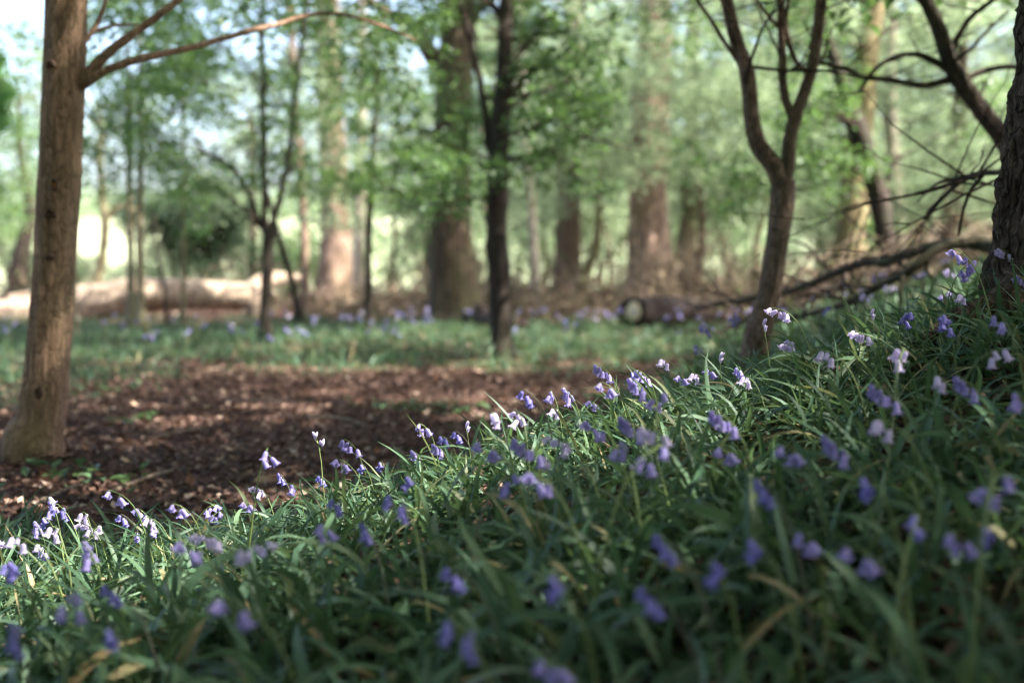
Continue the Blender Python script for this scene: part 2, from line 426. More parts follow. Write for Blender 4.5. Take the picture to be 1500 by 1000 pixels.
Sn = np.array(S)
def lit(x, y):  # hand-set map of where sunlight should reach the ground
    def spot(cx, cy, rx, ry): return np.exp(-((x - cx) / rx) ** 4 - ((y - cy) / ry) ** 4)
    l = np.full(len(x), .06)
    for cx, cy, rx, ry, a_ in ((.08, 3.0, .6, .46, .90), (-.8, 2.85, .6, .6, .90), (-.35, 3.1, .3, .25, .85), (1.35, 16.6, .7, .6, .9), (.62, 3.1, .22, .22, .75), (1.0, 3.05, .2, .16, .25), (-1.0, 2.3, .35, .22, .6),
                               (-1.35, 4.3, .4, .35, .95), (-.95, 10.1, .5, .35, .95), (.05, 10.2, .5, .3, .95), (-1.7, 5.2, .25, .3, .6), (-.8, 5.6, .5, .25, .45), (.2, 8.2, .5, .3, .4), (-2.6, 8.5, .8, .8, .6), (.95, 4.6, .3, .3, .4)):
        l = np.maximum(l, a_ * spot(cx, cy, rx, ry))
    fl = n2(x, y, 2.2, 71); f2 = n2(x, y, 4.5, 73)
    l = np.maximum(l, .92 * sst(.17, .40, fl + .3 * f2) * sst(3.6, 4.2, y))
    l = np.maximum(l, .8 * sst(.30, .5, fl + .35 * f2) * (1 - sst(3.2, 3.8, y)) * (1 - .45 * sst(-.3, .5, x)))
    l = np.maximum(l, .36 * sst(11, 13.5, y))
    l = np.maximum(l, .95 * sst(16, 18, y) * np.where((x > -3.4) & (x < 9) & (y < 30), .3 + .6 * sst(.1, .35, n2(x, y, .6, 75)), np.where((x <= -3.4) & (y < 19.4), .35, 1)))
    l = np.where((x > -3.3) & (x < .4) & (y > 18.6) & (y < 21.6), .04, l)
    return l
def sun_gaps(pos, d, nr, L, W, rg, zmin=1.7):
    """drop crown leaves above spots chosen to be sunlit, shaping the dapples"""
    t_ = (pos[:, 2] - .3) / Sn[2]; gx = pos[:, 0] - Sn[0] * t_; gy = pos[:, 1] - Sn[1] * t_
    log = (gy > 19.7) & (gy < 21.8) & (gx < -3.4) & (gx > -8.5)          # the gap that lights the pale log
    keep = (rg.uniform(0, 1, len(pos)) > lit(gx, gy)) | (pos[:, 2] < zmin) | ((pos[:, 1] > 14) & (pos[:, 2] < 5) & ~log)
    return pos[keep], d[keep], nr[keep], L[keep], W[keep]

TREE_N = [0]; CLUMP = .62
def tree(name, label, bark, d, pts, limbs=(), disp='fine', seg=20, step=.12, top=None, twigs=None, leaf='sunlit_young_leaf',
         group=None, lsize=(.07, .11), per=38, srad=.42, cat='tree', extra=None, flare=1.5, ground_it=True, bare=None):
    """trunk and limbs given as (px, py, width px[, depth]); twigs = (count, zmin, zmax, length, bias direction)"""
    TREE_N[0] += 1; seed = TREE_N[0]; rng = np.random.default_rng(100 + seed)
    c, r = width_pts(pts, d)
    if ground_it:
        b = c[0].copy(); gz = ground(b.x, b.y)
        base = Vector((b.x, b.y, gz))
        low = Vector((b.x, b.y, gz - .12)); c = [low, Vector((b.x + .15 * (c[1].x - b.x), b.y, gz + .04))] + c[1:]
        r = [r[0] * flare, r[0] * (1 + (flare - 1) * .55)] + r[1:]
    else: base = c[0].copy()
    if top:
        e = c[-1]; dv = (c[-1] - c[-2]).normalized(); k = max(1, (top - e.z))
        c.append(e + Vector((dv.x * .5 * k, dv.y * .5 * k, k * .55))); r.append(r[-1] * .72)
        c.append(c[-1] + Vector((dv.x * .3 * k + .1, .1, k * .45))); r.append(r[-1] * .35)
    root = empty(name, base, label, cat, group)
    v, f = tube(c, r, seg, step, bark_disp(disp, seed))
    mesh_obj('trunk', v, f, bark, root, True, base)
    for lp in limbs:
        lc, lr = width_pts(lp, d)
        v, f = tube(lc, lr, max(8, seg // 2), step, bark_disp(disp, seed + 50), wob=.55)
        mesh_obj('branch', v, f, bark, root, True, base)
    ends = []
    if twigs:
        acc = Acc(); cc, rr = spline(c, r, .1)
        src = [(p, q) for p, q in zip(cc, rr)]
        for lp in limbs:
            lc, lr = width_pts(lp, d); a, b2 = spline(lc, lr, .1); src += list(zip(a[len(a) // 3:], b2[len(a) // 3:]))
        for cnt, z0, z1, ln, bias in (twigs if isinstance(twigs, list) else [twigs]):
            cand = [s for s in src if z0 <= s[0][2] <= z1]
            if not cand: continue
            for _ in range(cnt):
                p, q = cand[rng.integers(len(cand))]
                a = rng.uniform(0, 2 * np.pi)
                dv = np.array([math.cos(a), math.sin(a), rng.uniform(-.05, .55)]) + np.array(bias)
                add_twigs(acc, p, dv, ln * rng.uniform(.6, 1.2), max(.004, min(q * .35, .025)), rng, ends)
        if bare:
            cand = [q_ for q_ in src if bare[1] <= q_[0][2] <= bare[2]]
            for _ in range(bare[0]):
                p, q = cand[rng.integers(len(cand))]; a = rng.uniform(0, 2 * np.pi)
                add_twigs(acc, p, (math.cos(a), math.sin(a), rng.uniform(-.2, .6)), bare[3] * rng.uniform(.5, 1.3), max(.003, min(q * .3, .012)), rng, [])
        if acc.n: tag(acc.obj('twigs', 'twig_bark', root, True, base), kind='stuff')
    if ends or extra:
        ends = [e for e in ends if rng.random() < CLUMP] + [np.array(e) for e in (extra or [])]
        a = Acc(); a.add(*leaf_arrays(*sun_gaps(*spray_leaves(ends, rng.uniform(.55, 1.3, len(ends)) * srad * .82, int(per * 1.5), size=lsize, rng=rng), rng)))
        tag(a.obj('crown', leaf, root, False, base), kind='stuff')
    return root

def blob(px0, px1, py0, py1, d0, d1, n, rng=RNG):
    return [P(rng.uniform(px0, px1), rng.uniform(py0, py1), rng.uniform(d0, d1)) for _ in range(n)]

# -- the slender trunk with scars at the edge of the clearing
t = tree('young_tree', 'warm brown straight trunk with branch scars standing at the edge of the leaf litter', 'warm_bark', 5.0,
     [(46, 690, 74), (60, 610, 69), (70, 520, 65), (79, 400, 61), (86, 280, 62), (93, 130, 62), (97, 0, 60), (99, -150, 55)],
     [[(108, 128, 20, 5.0), (128, 110, 15, 4.98), (160, 73, 13, 5.0), (205, 40, 11, 5.05), (255, 2, 10, 5.1), (310, -45, 8, 5.2)],
      [(108, 132, 17, 5.0), (130, 118, 13, 4.97), (165, 98, 11, 5.0), (220, 82, 10, 5.1), (300, 64, 9, 5.3), (390, 41, 8, 5.6), (470, 20, 6, 5.9), (540, 32, 5, 6.1), (610, 60, 3, 6.3)],
      [(110, 72, 9, 5.0), (133, 48, 7, 5.05), (147, 20, 6, 5.1), (158, -20, 5, 5.15)],
      [(133, 48, 5, 5.05), (165, 38, 4, 5.15), (200, 36, 3, 5.3)]],
     seg=72, step=.022, top=8.5, flare=1.28, disp='fine', twigs=[(10, 2.3, 8, 1.5, (0, 0, .2))], leaf='shaded_canopy_leaf',
     srad=.3, per=30, lsize=(.04, .07), extra=blob(120, 640, -90, 70, 7.5, 11, 64))
base = t.location
cA, rA = width_pts([(46, 690, 74), (60, 610, 69), (70, 520, 65), (79, 400, 61), (86, 280, 62), (93, 130, 62), (97, 0, 60)], 5.0)
def trunk_at(py, c=cA, r=rA, d=5.0):
    zz = P(0, py, d).z
    x = np.interp(zz, [q.z for q in c], [q.x for q in c]); rr = np.interp(zz, [q.z for q in c], r); return x, zz, rr
def make_knot(py, dx, w, h, mat, name, parent, chevron=False):
    w *= .85; h *= .85; x, z, r = trunk_at(py); ang = math.asin(max(-.9, min(.9, dx)))
    n, m = 20, 7; V = []; Fq = []
    for j in range(m):
        t_ = j / (m - 1)
        for i in range(n):
            a = 2 * math.pi * i / n
            uu = math.cos(a) * w * t_ / r + ang; hh = math.sin(a) * h * t_ - (abs(math.cos(a)) * h * .8 * t_ if chevron else 0)
            bulge = .014 * math.exp(-((t_ - .55) / .22) ** 2) - .006 * (1 - t_) + .004
            if t_ > .95: bulge = -.012
            rr = r * 1.03 + bulge + .002 * math.sin(5 * a + py)
            V.append((x + math.sin(uu) * rr, 5.0 - math.cos(uu) * rr, z + hh))
    for j in range(m - 1):
        for i in range(n): Fq.append((j * n + i, j * n + (i + 1) % n, (j + 1) * n + (i + 1) % n, (j + 1) * n + i))
    o = mesh_obj(name, V, [np.array(Fq)], mat, parent, True, base)
    o.parent = [c_ for c_ in parent.children if c_.name.startswith('trunk')][0]; o.location = (0, 0, 0); return o
make_knot(98, -.25, .026, .016, 'knot', 'branch_scar', t, True)
make_knot(272, .12, .012, .036, 'knot', 'branch_scar', t)
tag(make_knot(274, .14, .009, .014, 'orange_wood', 'bare_wood', t), 'small orange patch of bare wood in the scar')
make_knot(312, .0, .027, .022, 'knot', 'branch_scar', t, True)
make_knot(378, .1, .022, .012, 'knot', 'branch_scar', t)
make_knot(572, .1, .018, .03, 'knot', 'branch_scar', t)

tw = empty('leafy_twig', P(-120, 60, 1.3), 'blurred green leaves on a hanging twig beside the scarred trunk', 'twig')
v, f = tube([P(-120, 60, 1.3), P(-60, 85, 1.3), P(0, 120, 1.3), P(25, 160, 1.3)], [.002, .0016, .0012, .0008], 6, .02); mesh_obj('stem', v, f, 'twig_bark', tw, True, tw.location)
for px, py, a_, L in ((-40, 108, -.1, .07), (-48, 135, -.35, .075), (-40, 85, .35, .06)):
    L *= .72; b0 = P(px - 6, py + 22, 1.3); V = []; Q = []
    for i in range(9):
        t_ = i / 8; w = .36 * L * math.sin(math.pi * (t_ ** .8)) + .0004
        for sg in (-1, 0, 1):
            V.append((b0.x + math.cos(a_) * t_ * L - math.sin(a_) * sg * w, b0.y + .012 * abs(sg) - .02 * t_ * t_, b0.z + math.sin(a_) * t_ * L + math.cos(a_) * sg * w))
    for i in range(8):
        for j in range(2): Q.append((i * 3 + j, i * 3 + j + 1, i * 3 + 4 + j, i * 3 + 3 + j))
    mesh_obj('leaf', V, [np.array(Q)], 'fresh_leaf', tw, True, tw.location)

# -- the rough dark trunk on top of the bank
rt = tree('rough_barked_tree', 'dark rough-barked thick trunk with spreading roots on top of the bluebell bank', 'rough_bark', 3.42,
     [(1558, 470, 215), (1553, 420, 205), (1553, 370, 190), (1560, 300, 180), (1572, 200, 175), (1585, 80, 172), (1595, -40, 170), (1610, -250, 160)],
     [[(1520, 415, 90, 3.32), (1470, 438, 62, 3.22), (1425, 462, 42, 3.14), (1380, 488, 30, 3.06), (1335, 515, 20, 3.0), (1300, 545, 12, 2.97)]],
     disp='rough', seg=150, step=.011, top=9.5, flare=1.12, twigs=[(16, 2.6, 9, 2.2, (-.2, 0, .2))], leaf='shaded_canopy_leaf', per=34)
for o in rt.children:
    if o.name.startswith('branch'): o.name = 'root'

# -- the forked grey-brown tree
tree('forked_tree', 'slender grey-brown tree forking into two curved limbs behind the bluebell bank', 'grey_brown_bark', 5.6,
     [(1098, 560, 41.4), (1112, 490, 36.9), (1128, 425, 32.4), (1140, 350, 30.6), (1146, 300, 30.6), (1149, 262, 29.7)],
     [[(1147, 285, 28.8), (1136, 247, 26.1), (1118, 215, 25.2), (1103, 175, 22.5), (1090, 125, 22.5), (1076, 65, 19.8), (1064, 0, 18.0), (1050, -90, 13.5), (1045, -220, 8.1)],
      [(1148, 285, 23.4), (1155, 235, 19.8), (1166, 175, 18.9), (1178, 130, 17.1), (1190, 80, 15.3), (1203, 15, 12.6), (1215, -70, 9.0), (1225, -190, 5.4)],
      [(1166, 182, 14.4), (1153, 150, 12.6), (1144, 110, 11.7), (1142, 50, 10.8), (1143, 0, 9.9), (1140, -90, 6.3)],
      [(1183, 108, 9.0), (1163, 88, 7.2), (1153, 60, 7.2), (1150, 30, 6.3), (1158, -20, 5.4), (1165, -90, 3.6)],
      [(1188, 82, 8.1), (1192, 50, 9.9), (1196, 20, 9.0), (1198, -30, 7.2), (1190, -100, 4.5)],
      [(1080, 88, 8.1), (1062, 62, 6.3), (1040, 30, 5.4), (1012, -10, 4.5), (985, -60, 2.7)],
      [(1146, 45, 6.3), (1125, 25, 5.4), (1108, 2, 4.5), (1095, -40, 3.6)]],
     seg=40, step=.03, disp='smooth', flare=1.15, twigs=[(12, 1.9, 6, 1.1, (0, .2, .2))], leaf='shaded_canopy_leaf', per=26, srad=.35, bare=(22, 1.1, 2.2, .45))

tree('leaning_tree', 'dark trunk leaning left with crooked side branches behind the rough-barked tree', 'dead_wood', 6.4,
     [(1590, 440, 40), (1540, 340, 34), (1482, 222, 30), (1440, 165, 27), (1402, 112, 27), (1386, 75, 24), (1372, 35, 22), (1356, 0, 20), (1330, -70, 15), (1300, -160, 8)],
     [[(1392, 116, 12), (1365, 123, 9), (1335, 123, 8), (1292, 117, 8), (1262, 113, 7), (1240, 100, 7), (1205, 93, 5), (1180, 80, 3)],
      [(1384, 100, 9), (1372, 90, 7), (1350, 80, 7), (1320, 81, 6), (1295, 93, 6), (1275, 110, 6), (1258, 135, 4)],
      [(1410, 118, 9), (1440, 105, 8), (1480, 99, 7), (1530, 104, 5)],
      [(1392, 78, 9), (1404, 55, 8), (1422, 28, 8), (1450, 5, 7), (1480, -25, 5)],
      [(1356, 8, 9), (1342, -5, 8), (1325, -25, 6)]],
     seg=28, step=.04, disp='smooth', flare=1.2, twigs=[(9, 1.9, 6, 1.2, (.2, .2, .2))], leaf='shaded_canopy_leaf', per=28, srad=.38, bare=(24, .9, 2.2, .5))

# -- trees standing in the clearing and among the logs
tree('young_tree', 'thin dark trunk rising alone from the far edge of the leaf litter', 'dark_bark', 11.2,
     [(736, 533, 34), (735, 490, 29), (732, 430, 30), (728, 350, 31), (728, 290, 32), (733, 200, 29), (739, 110, 24), (740, 20, 19), (742, -80, 16), (748, -220, 11)],
     [[(726, 245, 13), (714, 190, 11), (706, 130, 10), (692, 70, 9), (680, 20, 8), (660, -40, 6)],
      [(742, 150, 10), (757, 130, 9), (778, 105, 8), (802, 92, 7), (845, 68, 5)],
      [(742, 70, 9), (750, 35, 7), (755, 0, 6), (760, -50, 4)], [(738, 25, 8), (722, 12, 7), (705, -5, 6)]],
     seg=28, step=.05, disp='smooth', flare=1.25, top=7, bare=(18, 1.2, 3.2, .8),
     twigs=[(15, 1.3, 3.6, 1.0, (.6, -.1, .1)), (5, 1.3, 3.2, .9, (-.5, .3, 0))], leaf='shaded_canopy_leaf', per=42, srad=.26, lsize=(.05, .085), extra=blob(760, 880, 60, 250, 10, 12, 22) + blob(600, 720, 190, 310, 10.5, 12.5, 8))
tree('young_tree', 'thin dark tree dividing into two upright stems in front of the pale fallen log', 'dark_bark', 13.9,
     [(388, 508, 20), (389, 460, 18), (391, 400, 17), (393, 350, 17), (394, 330, 16)],
     [[(392, 350, 11), (388, 290, 10), (387, 200, 10), (386, 110, 9), (384, 30, 8), (384, -80, 6)],
      [(396, 350, 12), (408, 300, 10), (422, 240, 10), (430, 170, 8), (438, 100, 7), (446, 30, 6), (455, -70, 4)],
      [(391, 348, 9), (372, 300, 8), (352, 262, 8), (330, 238, 7), (300, 222, 5), (285, 200, 4)],
      [(392, 348, 7), (375, 325, 6), (350, 300, 5), (325, 280, 4)]],
     seg=20, step=.06, disp='smooth', twigs=[(15, 1.3, 3.4, 1.0, (0, 0, .1))], leaf='shaded_canopy_leaf', per=34, srad=.25, lsize=(.045, .075), extra=blob(220, 520, -20, 290, 12.5, 17, 120), bare=(16, 1.2, 3.5, .8))
tree('young_tree', 'thin dark stem leaning left beside the red-brown trunk near the pale fallen log', 'dark_bark', 19.0,
     [(441, 473, 13), (432, 430, 11), (420, 385, 10), (408, 345, 9), (396, 300, 8), (380, 240, 6), (372, 180, 4)], seg=12, step=.1, disp='smooth',
     twigs=[(8, 1.2, 3, 1.2, (-.3, 0, .2))], per=34, srad=.4)
tree('young_tree', 'narrow red-brown sunlit trunk behind the leaning dark stem', 'red_bark', 21,
     [(447, 470, 15), (447, 420, 13), (445, 330, 12), (440, 240, 11), (432, 150, 10), (427, 50, 9), (422, -60, 8)], seg=14, step=.1, top=9,
     twigs=[(10, 2.0, 6, 1.4, (0, 0, .1))], per=36, srad=.4)
tree('young_tree', 'slim dark straight sapling standing between the pale log and the thick oak', 'dark_bark', 17,
     [(540, 486, 14), (540, 430, 11), (540, 350, 10), (544, 260, 10), (549, 180, 8), (553, 80, 7), (560, -30, 5)], seg=12, step=.1, disp='smooth',
     twigs=[(16, 1.5, 4.4, 1.1, (0, 0, .1))], per=34, srad=.32, leaf='shaded_canopy_leaf', extra=blob(500, 640, 20, 300, 14, 17, 26))
tree('oak_tree', 'thick brown oak trunk with flared base and a heavy dark limb beyond the clearing', 'oak_bark', 19.4,
     [(668, 480, 96), (667, 450, 82), (664, 410, 71), (661, 350, 63), (659, 280, 58), (661, 200, 54), (666, 110, 52), (672, 20, 50), (674, -80, 46)],
     [[(660, 150, 30), (650, 105, 30), (628, 65, 24), (596, 36, 19), (560, 12, 15), (520, -15, 11), (480, -50, 8)],
      [(655, 215, 10), (630, 195, 9), (600, 190, 7), (570, 198, 5)], [(676, 60, 20), (700, 15, 16), (730, -30, 12)]],
     seg=44, step=.08, disp='oak', top=12, flare=1.25,
     twigs=[(22, 2.2, 6.2, 1.8, (0, -.5, .0))], leaf='shaded_canopy_leaf', per=36, srad=.36, extra=blob(580, 730, 150, 300, 17, 18.6, 24))
tree('woodland_tree', 'broad pinkish sunlit trunk half hidden by leaves left of the thick oak', 'red_bark', 27,
     [(488, 456, 58), (490, 410, 50), (491, 340, 44), (489, 250, 40), (483, 150, 37), (480, 60, 35), (478, -60, 32)], seg=26, step=.15, disp='oak', top=12,
     twigs=[(20, 2.0, 6.5, 2.2, (0, -.5, 0))], per=30, srad=.5, extra=blob(430, 570, -10, 330, 22, 26, 80))
tree('woodland_tree', 'pale cream trunk behind the slim straight sapling', 'pale_bark', 32,
     [(522, 450, 22), (524, 380, 19), (527, 280, 17), (529, 180, 15), (530, 60, 14), (530, -60, 12)], seg=14, step=.2, top=12,
     twigs=[(12, 3, 8, 2.0, (0, 0, 0))], per=36, srad=.6, extra=blob(120, 470, -20, 240, 26, 34, 46))
tree('woodland_tree', 'slim pale trunk right of the lone thin dark trunk among brambles', 'pale_bark', 24,
     [(786, 455, 15), (784, 410, 13), (781, 340, 12), (776, 260, 12), (769, 195, 11), (765, 120, 10), (764, -40, 8)], seg=14, step=.12, top=9,
     twigs=[(16, 2.0, 6, 1.6, (.2, -.2, 0))], per=38, srad=.45, extra=blob(720, 900, 0, 300, 21, 27, 40))
tree('woodland_tree', 'grey broad trunk rising from the brambles left of the reddish trunk', 'grey_brown_bark', 31,
     [(830, 430, 48), (832, 370, 38), (834, 300, 33), (836, 200, 30), (838, 80, 27), (840, -60, 24)], seg=22, step=.18, disp='oak', top=13,
     twigs=[(22, 2.4, 8, 2.4, (0, -.3, 0))], per=40, srad=.6)
tree('woodland_tree', 'thin yellowish curved stem leaning between grey trunk and reddish trunk', 'mossy_bark', 27,
     [(848, 440, 18), (856, 400, 15), (870, 372, 13), (876, 330, 11), (879, 270, 9), (885, 180, 6)], seg=12, step=.12,
     twigs=[(10, 1.6, 4, 1.5, (0, 0, 0))], per=36, srad=.45)
tree('woodland_tree', 'broad reddish sunlit trunk behind the sawn log and brambles', 'red_bark', 26,
     [(955, 440, 82), (954, 400, 70), (951, 340, 60), (950, 260, 55), (953, 170, 52), (958, 60, 49), (962, -60, 44)], seg=30, step=.12, disp='oak', top=13,
     twigs=[(22, 2.6, 7, 2.0, (.1, -.5, 0))], per=38, srad=.45, extra=blob(850, 1060, -10, 275, 21, 25, 110))
tree('woodland_tree', 'dull brown trunk close behind the reddish trunk on its right', 'olive_bark', 30,
     [(1006, 430, 36), (1005, 370, 29), (1008, 300, 25), (1012, 200, 22), (1015, 60, 20), (1020, -50, 17)], seg=16, step=.18, top=12,
     twigs=[(20, 1.6, 7, 2.2, (0, -.3, 0))], per=40, srad=.6)
tree('woodland_tree', 'yellow-green mossy trunk crossed by a dark slanting stem', 'mossy_bark', 17,
     [(1238, 430, 54), (1244, 370, 48), (1249, 310, 45), (1256, 230, 41), (1263, 150, 37), (1270, 70, 34), (1290, -50, 30)], seg=26, step=.1, top=9,
     twigs=[(16, 2.4, 6, 1.6, (-.3, 0, 0))], per=36, srad=.42)
tree('woodland_tree', 'dark slanting stem crossing in front of the yellow-green mossy trunk', 'dark_bark', 15.5,
     [(1312, 420, 34), (1300, 370, 30), (1290, 310, 29), (1276, 250, 30), (1258, 190, 27), (1240, 140, 23), (1225, 95, 17), (1205, 30, 12), (1195, -40, 8)],
     [[(1262, 200, 12), (1240, 235, 9), (1205, 270, 7), (1160, 275, 5)], [(1285, 300, 10), (1300, 270, 8), (1310, 240, 7), (1335, 222, 4)]],
     seg=22, step=.08, disp='smooth', twigs=[(18, 1.4, 4, 1.2, (-.2, .2, 0))], leaf='shaded_canopy_leaf', per=34, srad=.36)
tree('birch_tree', 'tall straight pale pink trunk behind the slanting dark stem', 'pale_bark', 24,
     [(1322, 420, 25), (1316, 350, 22), (1310, 260, 21), (1304, 170, 20), (1303, 80, 19), (1306, -50, 17)], seg=18, step=.12, top=12,
     twigs=[(16, 2, 6, 1.8, (.2, -.2, 0))], per=38, srad=.45, extra=blob(1060, 1500, -20, 300, 20, 26, 90))
tree('woodland_tree', 'reddish brown trunk between the pale pink trunk and the rough-barked tree', 'oak_bark', 22,
     [(1382, 420, 32), (1388, 350, 27), (1396, 280, 24), (1404, 190, 21), (1410, 60, 18), (1415, -50, 15)], seg=18, step=.12, top=9,
     twigs=[(20, 1.2, 6, 1.6, (0, -.2, 0))], per=38, srad=.45)
# left group by the long log
tree('young_tree', 'slim olive trunk in front of the pale log, left one of a close pair', 'olive_bark', 17.6,
     [(193, 476, 17), (192, 430, 12), (191, 360, 10), (190, 280, 10), (188, 190, 8), (186, 80, 7), (183, -40, 5)], seg=14, step=.1,
     twigs=[(12, 1.9, 4.5, 1.1, (0, 0, .1))], per=28, srad=.3, leaf='shaded_canopy_leaf', lsize=(.05, .09), extra=blob(105, 320, -20, 290, 13, 18, 60))
tree('young_tree', 'slim olive trunk in front of the pale log, right one of a close pair', 'olive_bark', 17.0,
     [(209, 484, 18), (206, 440, 13), (205, 370, 11), (205, 290, 10), (207, 200, 9), (205, 90, 7), (203, -40, 5)], seg=14, step=.1,
     twigs=[(12, 1.9, 4.5, 1.1, (0, 0, .1))], per=28, srad=.3, leaf='shaded_canopy_leaf', lsize=(.05, .09), extra=blob(105, 320, -20, 290, 13, 18, 60))
tree('sapling', 'hair-thin bare sapling beside the scarred trunk in front of the pale log', 'olive_bark', 15.5,
     [(112, 492, 6), (111, 440, 5), (110, 390, 5), (112, 320, 4), (108, 250, 3)], seg=8, step=.15, disp='smooth')
tree('sapling', 'hair-thin dark sapling bending left in front of the pale log', 'dark_bark', 18,
     [(246, 478, 6), (242, 440, 5), (236, 400, 5), (228, 360, 4), (226, 310, 3)], seg=8, step=.15, disp='smooth')
tree('young_tree', 'very thin straight olive trunk in front of the middle of the pale log', 'olive_bark', 18.3,
     [(268, 474, 8), (268, 420, 7), (268, 350, 7), (269, 270, 7), (268, 180, 6), (264, 60, 5)], seg=10, step=.12,
     twigs=[(8, 2.4, 4.4, .9, (0, 0, .1))], per=30, srad=.34)
tree('young_tree', 'crooked olive trunk with a low fork behind the pale log', 'olive_bark', 25,
     [(136, 462, 20), (140, 425, 16), (149, 380, 14), (154, 335, 14), (150, 290, 12), (147, 240, 9), (145, 160, 6)],
     [[(153, 325, 10), (170, 305, 9), (190, 302, 8), (205, 318, 6)]], seg=14, step=.1, twigs=[(8, 2.2, 4.5, 1.2, (0, 0, .1))], per=20, srad=.4)
tree('woodland_tree', 'dark crooked trunk behind the pale log beyond the scarred trunk', 'dark_bark', 27,
     [(22, 440, 34), (28, 400, 29), (36, 350, 24), (45, 312, 18), (38, 270, 13), (30, 220, 10), (26, 140, 7)], seg=16, step=.12,
     twigs=[(14, 1.6, 5, 1.6, (0, 0, .1))], per=20, srad=.45, leaf='shaded_canopy_leaf', extra=blob(-30, 60, 20, 330, 18, 26, 80))
tree('woodland_tree', 'plain brown narrow trunk behind the broken end of the pale log', 'oak_bark', 30,
     [(368, 445, 16), (369, 400, 12), (371, 350, 11), (370, 280, 10), (366, 160, 8)], seg=12, step=.15, twigs=[(10, 2.2, 5, 1.6, (0, 0, .1))], per=34, srad=.55)
# dark evergreen
hd = 34
hb = P(285, 440, hd); hb = Vector((hb.x, hd, ground(hb.x, hd)))
hr = empty('holly_bush', hb, 'dark evergreen bush on several stems behind the pale log', 'bush')
for k in range(6):
    a = k * 1.05; rg = np.random.default_rng(k)
    tp = hb + Vector((math.cos(a) * 1.0, math.sin(a) * .8, 1.9 + .3 * (k % 2)))
    v, f = tube([hb + Vector((math.cos(a) * .25, math.sin(a) * .2, -.1)), hb + Vector((math.cos(a) * .5, math.sin(a) * .4, .9)), tp], [.06, .05, .025], 8, .2)
    mesh_obj('stem', v, f, 'dark_bark', hr, True, hb)
hc = []
for k in range(150):
    u = RNG.normal(0, 1, 3); u /= np.linalg.norm(u); u *= RNG.uniform(.4, 1) * (1 + .55 * vnoise(u[None] * 1.7 + 3.3, 4)[0])
    hc.append(np.array(hb) + np.array([u[0] * 1.6, u[1] * 1.2, 2.15 + u[2] * 1.1]))
a = Acc(); a.add(*leaf_arrays(*spray_leaves(hc, .3, 120, flat=.6, size=(.07, .12)))); tag(a.obj('crown', 'dark_leaf', hr, False, hb), kind='stuff')

# -- copies: leafy young trees that fill the sunlit wood
def proto_tree(seed, h, leaf, bark, per, nl, lsize, srad):
    rg = np.random.default_rng(seed)
    root = empty('leafy_tree', (0, 0, 0), 'leafy tree', 'tree')
    pts = [Vector((0, 0, -.1))]; x = y = 0
    for i in range(1, 7):
        x += rg.normal(0, .12); y += rg.normal(0, .12); pts.append(Vector((x, y, h * i / 6)))
    rad = np.linspace(.011 * h, .003 * h, 7)
    v, f = tube(pts, rad, 12, .2, bark_disp('smooth', seed)); mesh_obj('trunk', v, f, bark, root)
    acc = Acc(); ends = []; c, r = spline(pts, rad, .1)
    for _ in range(nl):
        k = int(rg.uniform(.22, .98) * (len(c) - 1)); a = rg.uniform(0, 6.28)
        add_twigs(acc, c[k], (math.cos(a), math.sin(a), rg.uniform(0, .6)), rg.uniform(.14, .3) * h * (1.15 - .6 * k / len(c)), .02, rg, ends)
    tag(acc.obj('twigs', 'twig_bark', root), kind='stuff')
    ends = [e for e in ends if rg.random() < CLUMP]
    a = Acc(); a.add(*leaf_arrays(*spray_leaves(ends, rg.uniform(.5, 1.3, len(ends)) * srad * .85, int(per * 1.8), size=lsize, rng=rg)))
    tag(a.obj('crown', leaf, root, False), kind='stuff'); return root
protos = [proto_tree(201, 7.0, 'sunlit_young_leaf', 'olive_bark', 22, 26, (.09, .14), .5), proto_tree(202, 8.5, 'sunlit_young_leaf', 'grey_brown_bark', 22, 28, (.10, .15), .6),
          proto_tree(203, 6.0, 'sunlit_young_leaf', 'oak_bark', 22, 24, (.09, .13), .45), proto_tree(204, 10., 'shaded_canopy_leaf', 'oak_bark', 36, 32, (.11, .16), .7)]
used = set()
def place(i, px, d, s, rot, label, group):
    x = (px - 750) / F * d
    src = protos[i]
    if i in used:
        o = src.copy(); COL.objects.link(o)
        for ch in src.children:
            cc = ch.copy(); COL.objects.link(cc); cc.parent = o
    else: o = src; used.add(i)
    o.location = (x, d, ground(x, d)); o.rotation_euler = (0, 0, rot); o.scale = (s, s, s)
    tag(o, label, 'tree', group)
KIND = ['slender olive-stemmed', 'tall grey-stemmed', 'low spreading brown-stemmed', 'tall darker-leaved']
rg = np.random.default_rng(5)
for px in np.linspace(560, 1560, 15):
    i = int(rg.integers(0, 3)); place(i, px + rg.uniform(-30, 30), rg.uniform(28, 38), rg.uniform(.75, 1.1), rg.uniform(0, 6.28),
          KIND[i] + ' leafy tree in the sunlit wood behind the brambles', 'leafy trees behind the brambles')
for px in np.linspace(640, 1650, 17):
    i = int(rg.integers(0, 4)); place(i, px + rg.uniform(-30, 30), rg.uniform(44, 62), rg.uniform(1.0, 1.5) * (1 if px > 700 else .7), rg.uniform(0, 6.28),
          KIND[i] + ' leafy tree at the far edge of the wood by the bright field', 'leafy trees along the far edge of the wood')
for px in np.linspace(-60, 50, 2):
    i = int(rg.integers(0, 3)); place(i, px + rg.uniform(-25, 25), rg.uniform(40, 60), rg.uniform(.7, 1.05), rg.uniform(0, 6.28),
          KIND[i] + ' leafy tree beyond the long pale fallen log', 'leafy trees beyond the pale fallen log')

